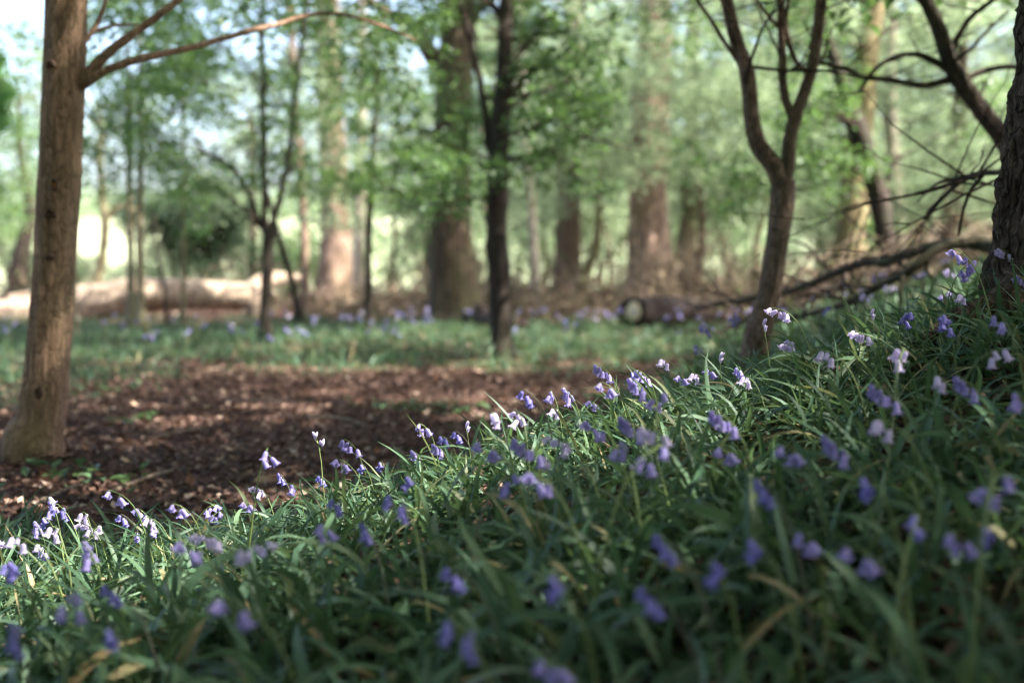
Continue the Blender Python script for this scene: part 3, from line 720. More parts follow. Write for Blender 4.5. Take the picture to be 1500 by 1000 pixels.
rgw = np.random.default_rng(64)  # ring of unseen trees added to keep sky light off the bank
for k in range(22):
    a_ = math.pi * (.93 + 1.14 * k / 21) + rgw.uniform(-.06, .06); r_ = rgw.uniform(6.5, 9.5) if k % 2 else rgw.uniform(10, 14)
    x = math.cos(a_) * r_; y = 2 + math.sin(a_) * r_; 
    i = 3 if k % 3 else 1; src = protos[i]; o = src.copy(); COL.objects.link(o)
    for ch in src.children: cc = ch.copy(); COL.objects.link(cc); cc.parent = o
    sc = rgw.uniform(.7, .95); o.location = (x, y, ground(x, y)); o.scale = (sc * 1.15, sc * 1.15, sc); o.rotation_euler = (0, 0, rgw.uniform(0, 6.28))
    tag(o, KIND[i] + ' leafy tree added unseen on the near side of the bank to block skylight', 'tree', 'unseen trees added to block skylight on the near side of the bank')
def shrub_mesh(seed, leaf):
    rg = np.random.default_rng(seed); c = []
    for k in range(34):
        a_ = rg.uniform(0, 6.28); q = math.sqrt(rg.random()); z = rg.uniform(.15, 1)
        c.append((math.cos(a_) * q * 1.5 * (1.1 - .4 * z), math.sin(a_) * q * 1.2 * (1.1 - .4 * z), .2 + z * 1.9))
    root = empty('shrub', (0, 0, 0), 'x', 'shrub')
    acc = Acc()
    for k in range(8):
        e = c[k * 4]; acc.add(*tube([(e[0] * .1, e[1] * .1, -.05), (e[0] * .5, e[1] * .5, e[2] * .6), e], [.03, .02, .008], 6, .3, None, False))
    acc.obj('stems', 'twig_bark', root)
    a = Acc(); a.add(*leaf_arrays(*spray_leaves(c, rg.uniform(.25, .55, len(c)), 48, flat=.45, size=(.07, .12), rng=rg)))
    tag(a.obj('crown', leaf, root, False), kind='stuff'); return root
SHR = [shrub_mesh(1, 'dark_leaf'), shrub_mesh(2, 'shaded_canopy_leaf'), shrub_mesh(3, 'sunlit_young_leaf')]; su = set()
SK = ['dark green', 'mid green', 'pale green']
for px, d, i, sc in [(70, 40, 0, .9), (20, 36, 1, 1.1), (-40, 38, 0, 1.3), (235, 42, 0, .8), (345, 38, 0, 1.0), (385, 40, 1, .9), (470, 38, 1, 1.2), (520, 42, 2, 1.2), (570, 37, 1, .9), (640, 40, 0, 1.2), (700, 38, 1, 1.1), (745, 43, 2, 1.3),
                     (820, 40, 1, 1.0), (860, 38, 0, 1.1), (890, 44, 2, .9), (960, 40, 1, 1.1), (1010, 38, 0, 1.2), (1060, 43, 2, 1.0), (1120, 40, 1, 1.1), (1160, 36, 2, .9), (1210, 38, 0, 1.2), (1260, 42, 1, 1.1), (1350, 34, 1, 1.1), (1400, 38, 0, 1.3), (1460, 33, 2, 1.2), (1520, 36, 1, 1.3),
                     (610, 46, 2, 1.0), (780, 47, 0, 1.0), (1085, 47, 1, 1.3), (1310, 46, 0, 1.5), (430, 46, 0, 1.1), (118, 44, 0, .6), (172, 47, 1, .55), (205, 42, 0, .6), (290, 46, 0, .7), (255, 36, 0, .7), (320, 35, 0, .8), (92, 27, 0, .5), (60, 29, 1, .6), (176, 26, 0, .38), (222, 25, 0, .42), (300, 27, 0, .45), (350, 28, 0, .7), (398, 27, 0, .6), (430, 29, 1, .7), (20, 28, 0, .6), (132, 31, 0, .5)]:
    x = (px - 750) / F * d; src = SHR[i]
    if i in su:
        o = src.copy(); COL.objects.link(o)
        for ch in src.children: cc = ch.copy(); COL.objects.link(cc); cc.parent = o
    else: o = src; su.add(i)
    o.location = (x, d, ground(x, d)); o.scale = (sc, sc, sc); o.rotation_euler = (0, 0, px * .7)
    z_ = 'beyond the pale fallen log' if px < 440 else ('behind the brambles and the oak' if px < 860 else 'behind the brambles and the reddish trunk')
    tag(o, f"{'large ' if sc > 1.15 else ('small ' if sc < .95 else '')}{SK[i]} leafy shrub at the field edge {z_}", 'shrub', 'shrubs ' + z_)

# far wood across the field: reads as one mass
fc = []
rgf = np.random.default_rng(8)
for k in range(900):
    x = rgf.uniform(-120, 120); y = rgf.uniform(225, 260) ; fc.append((x, y, ground(x, y) + (abs(rgf.normal(0, 1)) * 4 + rgf.uniform(0, 5)) * (1 if x > -15 else .45)))
a = Acc(); a.add(*leaf_arrays(*spray_leaves(fc, 2.4, 40, flat=.6, size=(.6, 1.1), rng=rgf)))
tag(a.obj('distant_wood', 'sunlit_young_leaf', None, False), 'distant line of trees across the bright field', 'wood', kind='stuff')

# ------------------------------------------------------------------ canopy overhead: unseen trees added to cast the dappled shade
def canopy_root(name, label, x, y, h, cx, cy, rx, ry, z0, z1, nclump, bark, seed):
    rg = np.random.default_rng(seed); gz = ground(x, y)
    b = Vector((x, y, gz)); root = empty(name, b, label, 'tree')
    v, f = tube([Vector((x, y, gz - .15)), Vector((x, y, gz + .1)), Vector((x + .1, y, gz + h * .5)), Vector((x, y + .2, gz + h))], [.34, .26, .2, .06], 24, .15, bark_disp('oak', seed))
    mesh_obj('trunk', v, f, bark, root, True, b)
    th = rg.uniform(0, 6.28, nclump); q = np.sqrt(rg.uniform(0, 1, nclump))
    c = np.stack([cx + np.cos(th) * q * rx, cy + np.sin(th) * q * ry, rg.uniform(z0, z1, nclump)], 1)
    for k in range(9):
        e = Vector(c[k * (nclump // 9)])
        s = Vector((x, y, gz + h * rg.uniform(.4, .85))); m = (s + e) / 2 + Vector((0, 0, .6))
        v, f = tube([s, m, e], [.08, .05, .012], 8, .3); mesh_obj('branch', v, f, bark, root, True, b)
    pos, d, nr, L, W = spray_leaves(c, .75, 56, flat=.2, size=(.09, .15), rng=rg)
    pos, d, nr, L, W = sun_gaps(pos, d, nr, L, W, rg)
    a = Acc(); a.add(*leaf_arrays(pos, d, nr, L, W))
    tag(a.obj('crown', 'shaded_canopy_leaf', root, False, b), kind='stuff')
canopy_root('added_shade_tree', 'unseen tall tree added to shade the bluebell bank', 5.5, -3.5, 9, 4.2, 0.2, 6.8, 5.0, 5.0, 8.5, 1150, 'oak_bark', 1)
canopy_root('added_shade_tree', 'unseen tall tree added left of the clearing to shade the leaf litter', -6.5, 2.0, 10, -2.2, 3.6, 6.0, 6.0, 5.6, 9, 700, 'oak_bark', 2)
canopy_root('added_shade_tree', 'unseen tall tree added right of the clearing to shade the far litter', 9.0, 7.5, 11, 5.0, 8.0, 7.5, 5.5, 6.3, 9.5, 1000, 'oak_bark', 3)

canopy_root('added_shade_tree', 'unseen tall tree added right of the brambles to shade the sawn log', 13.0, 20.0, 13, 6.0, 21.0, 8.5, 6.5, 7.5, 11.5, 800, 'oak_bark', 4)
canopy_root('added_shade_tree', 'unseen tall tree added left of the pale log to shade the oak', -13.0, 17.0, 13, 1.6, 18.6, 4.6, 3.0, 6.6, 10, 560, 'oak_bark', 5)

canopy_root('added_shade_tree', 'unseen tall tree added beyond the scarred trunk to shade the olive trunks', -12.0, 13.0, 13, -2.2, 15.2, 5.5, 4.0, 6.6, 10, 620, 'oak_bark', 6)

# ------------------------------------------------------------------ logs and dead branches
def polylog(name, label, pts, d, mat, seg=28, step=.1, disp='oak', cat='log', parts=()):
    c, r = width_pts(pts, d); n = len(c) // 2
    base = Vector((c[n].x, c[n].y, ground(c[n].x, c[n].y)))
    root = empty(name, base, label, cat)
    v, f = tube(c, r, seg, step, bark_disp(disp, 77)); mesh_obj('stem', v, f, mat, root, True, base)
    return root, base
lr_, lb = polylog('fallen_log', 'long pale barkless fallen trunk lying behind the thin olive trunks', 
    [(-150, 461, 34.4, 20.4), (-60, 460, 37.8, 20.5), (20, 457, 38.7, 20.6), (100, 447, 44.7, 20.8), (150, 441, 53.3, 20.8), (195, 433, 56.8, 20.8), (235, 431, 48.2, 20.9), (300, 431, 43.0, 21), (345, 433, 39.6, 21.1), (378, 435, 34.4, 21.2), (400, 439, 25.8, 21.3)], 20.8, 'log_wood', 36, .08)
c, r = width_pts([(360, 436, 34, 21.3), (378, 420, 30, 21.6), (400, 410, 24, 21.9), (440, 408, 12, 22.3)], 21)
v, f = tube(c, r, 20, .1, bark_disp('oak', 9)); mesh_obj('broken_limb', v, f, 'log_wood', lr_, True, lb)
c, r = width_pts([(10, 438, 12, 21.5), (60, 430, 12, 21.6), (140, 420, 9, 21.8)], 21)
v, f = tube(c, r, 12, .1, bark_disp('smooth', 9)); mesh_obj('branch', v, f, 'log_wood', lr_, True, lb)
# props: log stubs reaching the ground
for px in (150, 372):
    q = P(px, 440, 20.9); g0 = ground(q.x, 20.9)
    v, f = tube([Vector((q.x, 20.95, g0 - .1)), Vector((q.x + .03, 20.9, g0 + .2)), q], [.16, .13, .15], 14, .1, bark_disp('oak', px)); mesh_obj('stub', v, f, 'log_wood', lr_, True, lb)

q0 = P(926, 464, 16.8); g0 = ground(q0.x, 16.8)
cl = empty('sawn_log', Vector((q0.x, 16.8, g0)), 'dark sawn log with a pale round cut end lying on the green floor', 'log')
A0 = Vector((q0.x, 16.8, g0 + .17)); A1 = P(1048, 452, 18.6); A1.z = ground(A1.x, A1.y) + .19
ax = (A1 - A0).normalized()
v, f = tube([A0, A0 + ax * .03, (A0 + A1) / 2 + Vector((0, 0, .02)), A1], [.21, .225, .205, .17], 36, .05, bark_disp('oak', 61)); mesh_obj('bark', v, f, 'rotten_wood', cl, True, cl.location)
ctr = A0 - ax * .006 + Vector((.02, 0, .05))
v, f = tube([ctr, ctr - ax * .012], [.112, .10], 28, .02, lambda th, ln, r: r * (.06 * np.cos(th * 2 + .6) + .07 * np.sin(th * 3 + 2) + .04 * np.sin(th * 7))); mesh_obj('cut_face', v, f, 'cut_wood', cl, True, cl.location)
v, f = tube([P(985, 452, 17.6), P(1015, 444, 17.9), P(1045, 436, 18.2)], [.07, .06, .03], 10, .1); mesh_obj('branch', v, f, 'dead_wood', cl, True, cl.location)

bp = Vector((3.2, 18.6, ground(3.2, 18.6))); pile = empty('brush_pile', bp, 'low dark heap of fallen branches behind the sawn log', 'brush pile')
rp = np.random.default_rng(12)
for k in range(105):
    x = rp.uniform(2.3, 6.5); y = rp.uniform(18.6, 21)
    if k > 50: y = rp.uniform(10.5, 17.5); x = y * rp.uniform(.19, .36)
    a_ = rp.normal(.15, .5); l = rp.uniform(.7, 1.9); z = ground(x, y); h0 = rp.uniform(.03, .32); h1 = rp.uniform(.05, .55)
    e = Vector((x + math.cos(a_) * l, y + math.sin(a_) * l, 0)); e.z = ground(e.x, e.y) + h1
    v, f = tube([Vector((x, y, z + h0)), Vector(((x + e.x) / 2 + rp.normal(0, .08), (y + e.y) / 2, z + (h0 + h1) / 2 + rp.uniform(0, .15))), e], [rp.uniform(.02, .055), .022, .006], 7, .15, bark_disp('smooth', k))
    mesh_obj('stick', v, f, 'dead_wood' if k % 3 else 'twig_bark', pile, True, bp)
q0 = P(764, 478, 15.6); g0 = ground(q0.x, 15.6)
dl = empty('rotten_log', Vector((q0.x, 15.6, g0)), 'short black rotten log passing behind the lone thin trunk at the oak foot', 'log')
A0 = Vector((q0.x, 15.6, g0 + .085)); A1 = P(690, 474, 17.6); A1.z = ground(A1.x, A1.y) + .12
v, f = tube([A0, A0.lerp(A1, .05), A0.lerp(A1, .5), A1], [.085, .10, .11, .12], 24, .06, bark_disp('oak', 62)); mesh_obj('bark', v, f, 'rotten_wood', dl, True, dl.location)
v, f = tube([A0.lerp(A1, .75), P(708, 458, 17), P(698, 446, 17.1)], [.09, .08, .03], 12, .1); mesh_obj('stub', v, f, 'rotten_wood', dl, True, dl.location)

def dead_branch(label, main, twigs, d, mat='dead_wood'):
    c, r = width_pts(main, d); m = c[len(c) // 2]
    base = Vector((m.x, m.y, ground(m.x, m.y))); root = empty('fallen_branch', base, label, 'branch')
    v, f = tube(c, r, 14, .05, bark_disp('smooth', len(main)), wob=.45); mesh_obj('stem', v, f, mat, root, True, base)
    for tw in twigs:
        c, r = width_pts(tw, d); v, f = tube(c, r, 8, .05, bark_disp('smooth', 3), wob=.5); mesh_obj('twig', v, f, mat, root, True, base)
    rgd = np.random.default_rng(len(label)); cc, rr = spline(*width_pts(main, d), .06); acc = Acc()
    for _ in range(26):
        k = rgd.integers(len(cc) // 8, len(cc)); a = rgd.uniform(0, 6.28)
        add_twigs(acc, cc[k], (math.cos(a), .5 * math.sin(a), rgd.uniform(-.6, .9)), rgd.uniform(.2, .65), min(.006, rr[k] * .5), rgd, [])
    tag(acc.obj('twigs', 'twig_bark', root, True, base), kind='stuff')
dead_branch('long dark dead branch stretching from the rough-barked tree down towards the brambles',
    [(1500, 372, 18, 6.0), (1450, 362, 17, 6.2), (1400, 357, 15, 6.4), (1360, 362, 14, 6.6), (1310, 380, 14, 7.0), (1262, 384, 14, 7.3), (1215, 402, 13, 7.6), (1160, 424, 12, 8), (1090, 438, 10, 8.6), (1020, 452, 7, 9.4)],
    [[(1310, 380, 8, 7.0), (1330, 395, 6, 6.8), (1352, 420, 5, 6.6), (1356, 470, 4, 6.5)], [(1215, 402, 6, 7.6), (1200, 380, 5, 7.6), (1180, 360, 4, 7.7), (1150, 350, 3, 7.8)]], 7)
dead_branch('thinner dark dead branch with drooping twigs below the long one behind the bank',
    [(1450, 352, 12, 6.3), (1390, 358, 12, 6.2), (1362, 372, 13, 6.1), (1330, 398, 13, 6.1), (1300, 414, 11, 6.2), (1255, 438, 10, 6.4), (1205, 454, 8, 6.6), (1150, 466, 7, 6.9), (1090, 470, 5, 7.3), (1055, 488, 4, 7.5)],
    [[(1325, 402, 8, 6.1), (1318, 430, 7, 6.05), (1322, 470, 5, 6.0), (1328, 520, 4, 5.9)], [(1255, 438, 6, 6.4), (1240, 415, 5, 6.4), (1222, 425, 4, 6.5), (1190, 428, 3, 6.6)],
     [(1205, 454, 5, 6.6), (1195, 480, 4, 6.5), (1180, 500, 3, 6.5)], [(1362, 372, 6, 6.1), (1357, 395, 5, 6.1), (1372, 415, 4, 6.1)]], 6.4)
dead_branch('arching bare twiggy branch hanging left from the rough-barked tree',
    [(1500, 252, 9, 4.4), (1460, 254, 9, 4.6), (1432, 256, 8, 4.7), (1405, 268, 8, 4.9), (1380, 290, 6, 5.0), (1362, 308, 5, 5.1), (1350, 330, 3, 5.2)],
    [[(1440, 257, 6, 4.7), (1425, 275, 6, 4.75), (1412, 305, 5, 4.8), (1404, 345, 4, 4.8)], [(1432, 255, 5, 4.7), (1400, 262, 5, 4.9), (1370, 270, 4, 5.1), (1345, 295, 3, 5.3)]], 4.8)

# ------------------------------------------------------------------ brambles and dry undergrowth
rb = np.random.default_rng(31)
acc = Acc(); lp = []
for k in range(2150):
    d = rb.uniform(20.5, 34); px = rb.uniform(455, 1560)
    if rb.random() < .12: px = rb.uniform(-40, 460); d = rb.uniform(25, 36)
    if k > 1500: px = rb.uniform(1190, 1560); d = rb.uniform(12.5, 20)
    x = (px - 750) / F * d; z = ground(x, d); h = rb.uniform(.15, 1.0) ** 1.4 * (1.7 if px > 800 else 1.1) * (.7 + .5 * math.sin(px * .031) * math.sin(px * .0113 + 1)); h *= .42 if k > 1500 else 1; a_ = rb.uniform(0, 6.28); l = rb.uniform(.4, 1.3)
    b0 = np.array([x, d, z - .03]); dv = np.array([math.cos(a_), math.sin(a_), 0])
    pts = [b0, b0 + dv * l * .3 + [0, 0, h * .8], b0 + dv * l * .7 + [0, 0, h], b0 + dv * l * 1.1 + [0, 0, h * .55]]
    acc.add(*tube(pts, [.012, .010, .008, .004], 3, .3, None, False))
    for _ in range(16):
        tt = rb.uniform(0, 1); lp.append(b0 + dv * l * 1.1 * tt + np.array([rb.normal(0, .12), rb.normal(0, .12), h * math.sin(min(tt * 1.5, 1.57)) * rb.uniform(.15, 1.05) + .05]))
tag(acc.obj('bramble_canes', 'cane', None), 'tangled dry bramble canes between the trunks beyond the logs', 'brambles', kind='stuff')
lp = np.array(lp); n = len(lp)
acc = Acc(); acc.add(*leaf_arrays(lp, rb.normal(0, 1, (n, 3)), rb.normal(0, 1, (n, 3)), rb.uniform(.06, .13, n), rb.uniform(.04, .09, n)))
tag(acc.obj('dry_undergrowth', 'bramble', None, False), 'brown withered leaves on the brambles beyond the logs', 'undergrowth', kind='stuff')

# ------------------------------------------------------------------ leaf litter
def litter(n, xr, yr, size, seed, name, label, dens=None):
    rg = np.random.default_rng(seed)
    x = rg.uniform(*xr, n); y = rg.uniform(*yr, n)
    if dens is not None:
        k = rg.uniform(0, 1, n) < dens(x, y); x = x[k]; y = y[k]; n = len(x)
    z = ground_np(x, y) + rg.uniform(.003, .022, n)
    a_ = rg.uniform(0, 6.28, n)
    d = np.stack([np.cos(a_), np.sin(a_), rg.normal(0, .28, n)], 1)
    nr = np.stack([rg.normal(0, .4, n), rg.normal(0, .4, n), np.ones(n)], 1)
    L = rg.uniform(*size, n)
    acc = Acc(); acc.add(*leaf_arrays(np.stack([x, y, z], 1), d, nr, L, L * rg.uniform(.45, .75, n), fold=.25, droop=-.08))
    return tag(acc.obj(name, 'litter', None, False), label, 'leaf litter', kind='stuff')
litter(130000, (-4.2, 3.2), (3.2, 11.5), (.011, .045), 1, 'leaf_litter', 'brown dead leaves covering the floor of the clearing', lambda x, y: (1 - .85 * veg(x, y)) * np.where(np.abs(x) < .42 * y + .4, 1, 0))
litter(9000, (-1.6, 2.0), (.5, 3.6), (.025, .06), 2, 'leaf_litter', 'brown dead leaves between the bluebell leaves on the bank', lambda x, y: np.where(np.abs(x) < .4 * y + .2, 1., 0))
litter(30000, (-10, 10), (11, 26), (.05, .11), 3, 'leaf_litter', 'brown dead leaves scattered under the trees by the logs', lambda x, y: (1 - .8 * veg(x, y)))

# individual larger fallen leaves
def dead_leaf_mesh(seed, mat):
    rg = np.random.default_rng(seed); V = []; Q = []
    n = 7
    for i in range(n):
        t_ = i / (n - 1); w = .019 * math.sin(math.pi * min(1, t_ * .92 + .06)) ** .8 * (1 + .25 * (-1) ** i)
        cz = .010 * (t_ - .5) ** 2 * 4 * rg.uniform(.6, 1.4)
        for s in (-1, 0, 1): V.append((t_ * .07 - .035, s * w, cz + abs(s) * .008 * rg.uniform(.4, 1.4)))
    for i in range(n - 1):
        for j in range(2): Q.append((i * 3 + j, i * 3 + j + 1, i * 3 + 4 + j, i * 3 + 3 + j))
    o = mesh_obj('fallen_leaf', V, [np.array(Q)], mat); m = o.data; bpy.data.objects.remove(o); return m
DL = [(dead_leaf_mesh(1, 'tan_leaf'), 'pale tan'), (dead_leaf_mesh(2, 'brown_leaf'), 'reddish brown'), (dead_leaf_mesh(3, 'tan_leaf'), 'pale tan')]
rl = np.random.default_rng(77); cnt = 0
while cnt < 130:
    y = rl.uniform(3.7, 8.5) if cnt < 105 else rl.uniform(9.3, 10.4); x = rl.uniform(-.36 * y, .12 * y)
    if veg([x], [y])[0] > .35: continue
    m, colr = DL[rl.integers(3)]
    o = bpy.data.objects.new('fallen_leaf', m); COL.objects.link(o); s = rl.uniform(.5, 1.05)
    o.location = (x, y, ground(x, y) + .022); o.scale = (s, s, s); o.rotation_euler = (rl.normal(0, .35), rl.normal(0, .35), rl.uniform(0, 6.28))
    where = 'near the foot of the scarred trunk' if y < 6 and x < -.8 else ('at the far edge of the clearing' if y > 9 else 'in the middle of the clearing')
    tag(o, f'{colr} curled dead leaf on the leaf litter {where}', 'leaf', 'larger dead leaves on the clearing floor'); cnt += 1
for k, (x0, y0, x1, y1, w) in enumerate([(150, 735, 262, 700, 7), (210, 655, 300, 640, 5), (330, 590, 420, 600, 4), (60, 745, 120, 725, 6), (450, 620, 540, 640, 4)]):
    d0 = EYE * F / (y0 - 400); d1 = EYE * F / (y1 - 400)
    a0 = P(x0, y0, d0); a1 = P(x1, y1, d1); a0.z = ground(a0.x, a0.y) + .02; a1.z = ground(a1.x, a1.y) + .025
    v, f = tube([a0, (a0 + a1) / 2 + Vector((.02, .03, .012)), a1], [w * d0 / F / 2, w * d0 / F / 2, .003], 8, .03, bark_disp('smooth', k)); 
    tag(mesh_obj('fallen_twig', v, f, 'cane', None, True, a0), ['pale stick lying before the scarred trunk on the litter', 'short brown stick right of the scarred trunk on the litter', 'thin stick on the litter in the middle of the clearing', 'short pale stick against the foot of the scarred trunk', 'thin stick on the litter close to the bluebell bank'][k], 'stick')
# seedlings in the litter
SD = [(185, 630, 'pair of round-leaved green seedlings in the litter beside the scarred trunk'), (215, 627, 'bright green seedling beside the pale dead leaf in the litter'), (67, 708, 'small green seedling before the foot of the scarred trunk'),
      (590, 602, 'low green leafy weed in the middle of the leaf litter'), (640, 606, 'low green weed close to the bluebell bank in the litter'), (170, 575, 'low green weed at the back of the litter'), (120, 715, 'green blade seedling at the edge of the litter')]
for k, (px, py, lab) in enumerate(SD):
    d = EYE * F / (py - 400); b = P(px, py, d); b.z = ground(b.x, b.y); rgk = np.random.default_rng(k); n = 9 if k < 3 else 26
    root = empty('seedling', b, lab, 'seedling'); sp = .03 if k < 3 else .12
    for j in range(n):
        a_ = rgk.uniform(0, 6.28); d_ = np.array([[math.cos(a_), math.sin(a_), rgk.uniform(.0, .8)]])
        L = rgk.uniform(.04, .075); po = np.array([[b.x + rgk.normal(0, sp), b.y + rgk.normal(0, sp), b.z + rgk.uniform(.005, .05)]])
        v, f = leaf_arrays(po, d_, np.array([[0, .1, 1.]]), [L], [L * .6]); mesh_obj('leaf', v, f, 'herb_leaf', root, False, b)

# ------------------------------------------------------------------ strap leaves of the bluebell carpet
def strap(x, y, z, az, e0, e1, L, W, S_=6, keel=.16, clampz=True):
    n = len(x); e = e0[:, None] + (e1 - e0)[:, None] * (np.linspace(0, 1, S_ + 1)[None] ** 1.15)
    ds = (L / S_)[:, None]
    hx = np.concatenate([np.zeros((n, 1)), np.cumsum(np.cos(e[:, :-1]) * ds, 1)], 1)
    hz = np.concatenate([np.zeros((n, 1)), np.cumsum(np.sin(e[:, :-1]) * ds, 1)], 1)
    bend = RNG.normal(0, .35, n)[:, None] * np.linspace(0, 1, S_ + 1)[None] ** 2
    A = az[:, None] + bend
    px = x[:, None] + hx * np.cos(A); py = y[:, None] + hx * np.sin(A); pz = z[:, None] + hz
    if clampz: pz = np.maximum(pz, ground_np(px, py) + .006 + RNG.uniform(0, .02, n)[:, None])
    t_ = np.linspace(0, 1, S_ + 1)
    w = np.minimum(1, .55 + 1.2 * t_) * (1 - np.clip((t_ - .55) / .45, 0, 1) ** 1.8); w[-1] = .04
    Wd = W[:, None] * w[None] * .5
    roll = RNG.normal(0, .35, n)[:, None] + RNG.normal(0, .6, n)[:, None] * t_[None]
    sx = -np.sin(A) * np.cos(roll) + np.cos(A) * np.sin(e) * -np.sin(roll) * -1; sy = np.cos(A) * np.cos(roll) + np.sin(A) * np.sin(e) * np.sin(roll); sz = np.sin(roll) * np.cos(e) * -1
    nxv = -np.sin(e) * np.cos(A); nyv = -np.sin(e) * np.sin(A); nzv = np.cos(e)
    rows = []
    for s, k in ((-1, 0), (0, -keel * 2), (1, 0)):
        rows.append(np.stack([px + s * sx * Wd + nxv * k * Wd, py + s * sy * Wd + nyv * k * Wd, pz + s * sz * Wd + nzv * k * Wd], -1))
    V = np.stack(rows, 2).reshape(-1, 3)
    i = np.arange(n)[:, None, None] * (S_ + 1) * 3 + np.arange(S_)[None, :, None] * 3 + np.arange(2)[None, None]
    Q = np.stack([i, i + 1, i + 4, i + 3], -1).reshape(-1, 4)
    return V, [Q]

def carpet(ncl, xr, yr, per, L, W, S_, seed, name, label, wedge=.42, spread=.03, e1r=(-1.1, -.1), mat='bluebell_leaf', mn=0.0):
    rg = np.random.default_rng(seed)
    x = rg.uniform(*xr, ncl); y = rg.uniform(*yr, ncl)
    k = (rg.uniform(0, 1, ncl) < veg(x, y)) & (np.abs(x) < wedge * y + .25) & (veg(x, y) > mn)
    x = x[k]; y = y[k]; n = len(x)
    x = np.repeat(x, per) + rg.normal(0, spread, n * per); y = np.repeat(y, per) + rg.normal(0, spread, n * per); m = len(x)
    z = ground_np(x, y) - .004
    tuft = np.repeat(rg.uniform(.55, 1.45, n), per); e0 = np.clip(tuft + rg.normal(0, .25, m), .3, 1.5)
    Lm = rg.uniform(*L, m) * np.repeat(rg.uniform(.7, 1.35, n), per)
    V, Fq = strap(x, y, z, rg.uniform(0, 6.28, m), e0, e0 - rg.uniform(.5, 2.4, m), Lm, rg.uniform(*W, m), S_)
    a = Acc(); a.add(V, Fq); return tag(a.obj(name, mat, None, True), label, 'ground cover', kind='stuff')
carpet(1000, (-1.3, 1.5), (.95, 2.25), 6, (.10, .22), (.009, .017), 7, 55, 'bluebell_leaves', 'broad strap-shaped bluebell leaves low on the shaded near slope')
carpet(1900, (-1.9, 2.3), (2.0, 3.9), 6, (.09, .18), (.0065, .0125), 7, 51, 'bluebell_leaves', 'dense carpet of strap-shaped bluebell leaves below the bank crest')
carpet(1100, (-1.7, 1.9), (2.6, 3.7), 6, (.08, .18), (.004, .008), 6, 52, 'bluebell_leaves', 'narrow grassy leaves along the crest of the bank')
carpet(3200, (-.5, 4.6), (3.7, 10), 5, (.10, .22), (.010, .017), 4, 53, 'bluebell_leaves', 'green leaves covering the slope behind the bank crest')
carpet(11000, (-9, 9), (6, 21), 5, (.07, .18), (.010, .018), 3, 54, 'bluebell_leaves', 'green leafy ground cover around the logs and the far trees', .4, .05)

# ------------------------------------------------------------------ bluebells, one by one
def bell_mesh(seed, mat, closed=False):
    rg = np.random.default_rng(seed); n = 12
    prof = [(0, .0012), (-.0015, .0032), (-.005, .0043), (-.011, .0045), (-.0155, .0052)] if not closed else [(0, .001), (-.003, .0026), (-.008, .0034), (-.013, .0026), (-.017, .0008)]
    V = []
    for z, r in prof:
        for i in range(n):
            k = 1 + .10 * math.cos(6 * 2 * math.pi * i / n); V.append((math.cos(2 * math.pi * i / n) * r * k, math.sin(2 * math.pi * i / n) * r * k, z))
    if not closed:
        for i in range(n):       # six recurved petal tips
            a = 2 * math.pi * i / n; tip = i % 2 == 0
            r, z = (.0074 * rg.uniform(.88, 1.1), -.0185 + rg.uniform(-.001, .0015)) if tip else (.0052, -.0156)
            V.append((math.cos(a) * r, math.sin(a) * r, z))
        for i in range(n):
            a = 2 * math.pi * i / n; tip = i % 2 == 0
            r, z = (.0092, -.0158 + rg.uniform(-.001, .001)) if tip else (.0052, -.01565)
            V.append((math.cos(a) * r, math.sin(a) * r, z))
    rings = len(V) // n
    Q = [(j * n + i, j * n + (i + 1) % n, (j + 1) * n + (i + 1) % n, (j + 1) * n + i) for j in range(rings - 1) for i in range(n)]
    o = mesh_obj('bell', V, [np.array(Q)], mat); m = o.data; bpy.data.objects.remove(o); return m
BELLS = {k: [bell_mesh(i, k) for i in range(3)] for k in ('bell_violet', 'bell_lilac', 'bell_sunlit_pale')}
BUDS = {k: bell_mesh(9, k, True) for k in BELLS}
def leaf_proto(seed):
    st = RNG.bit_generator.state; rg = np.random.default_rng(seed); o1 = np.zeros(1)
    V, Q = strap(o1, o1, o1 - .004, o1, np.array([rg.uniform(.9, 1.4)]), np.array([rg.uniform(-1., -.1)]), np.array([rg.uniform(.14, .22)]), np.array([rg.uniform(.008, .012)]), 7, clampz=False)
    o = mesh_obj('leaf', V, Q, 'bluebell_leaf'); m = o.data; bpy.data.objects.remove(o); return m
LEAFS = [leaf_proto(i) for i in range(8)]
NUM = {1: 'one bell', 2: 'two bells', 3: 'three bells', 4: 'four bells', 5: 'five bells', 6: 'six bells', 7: 'seven bells'}
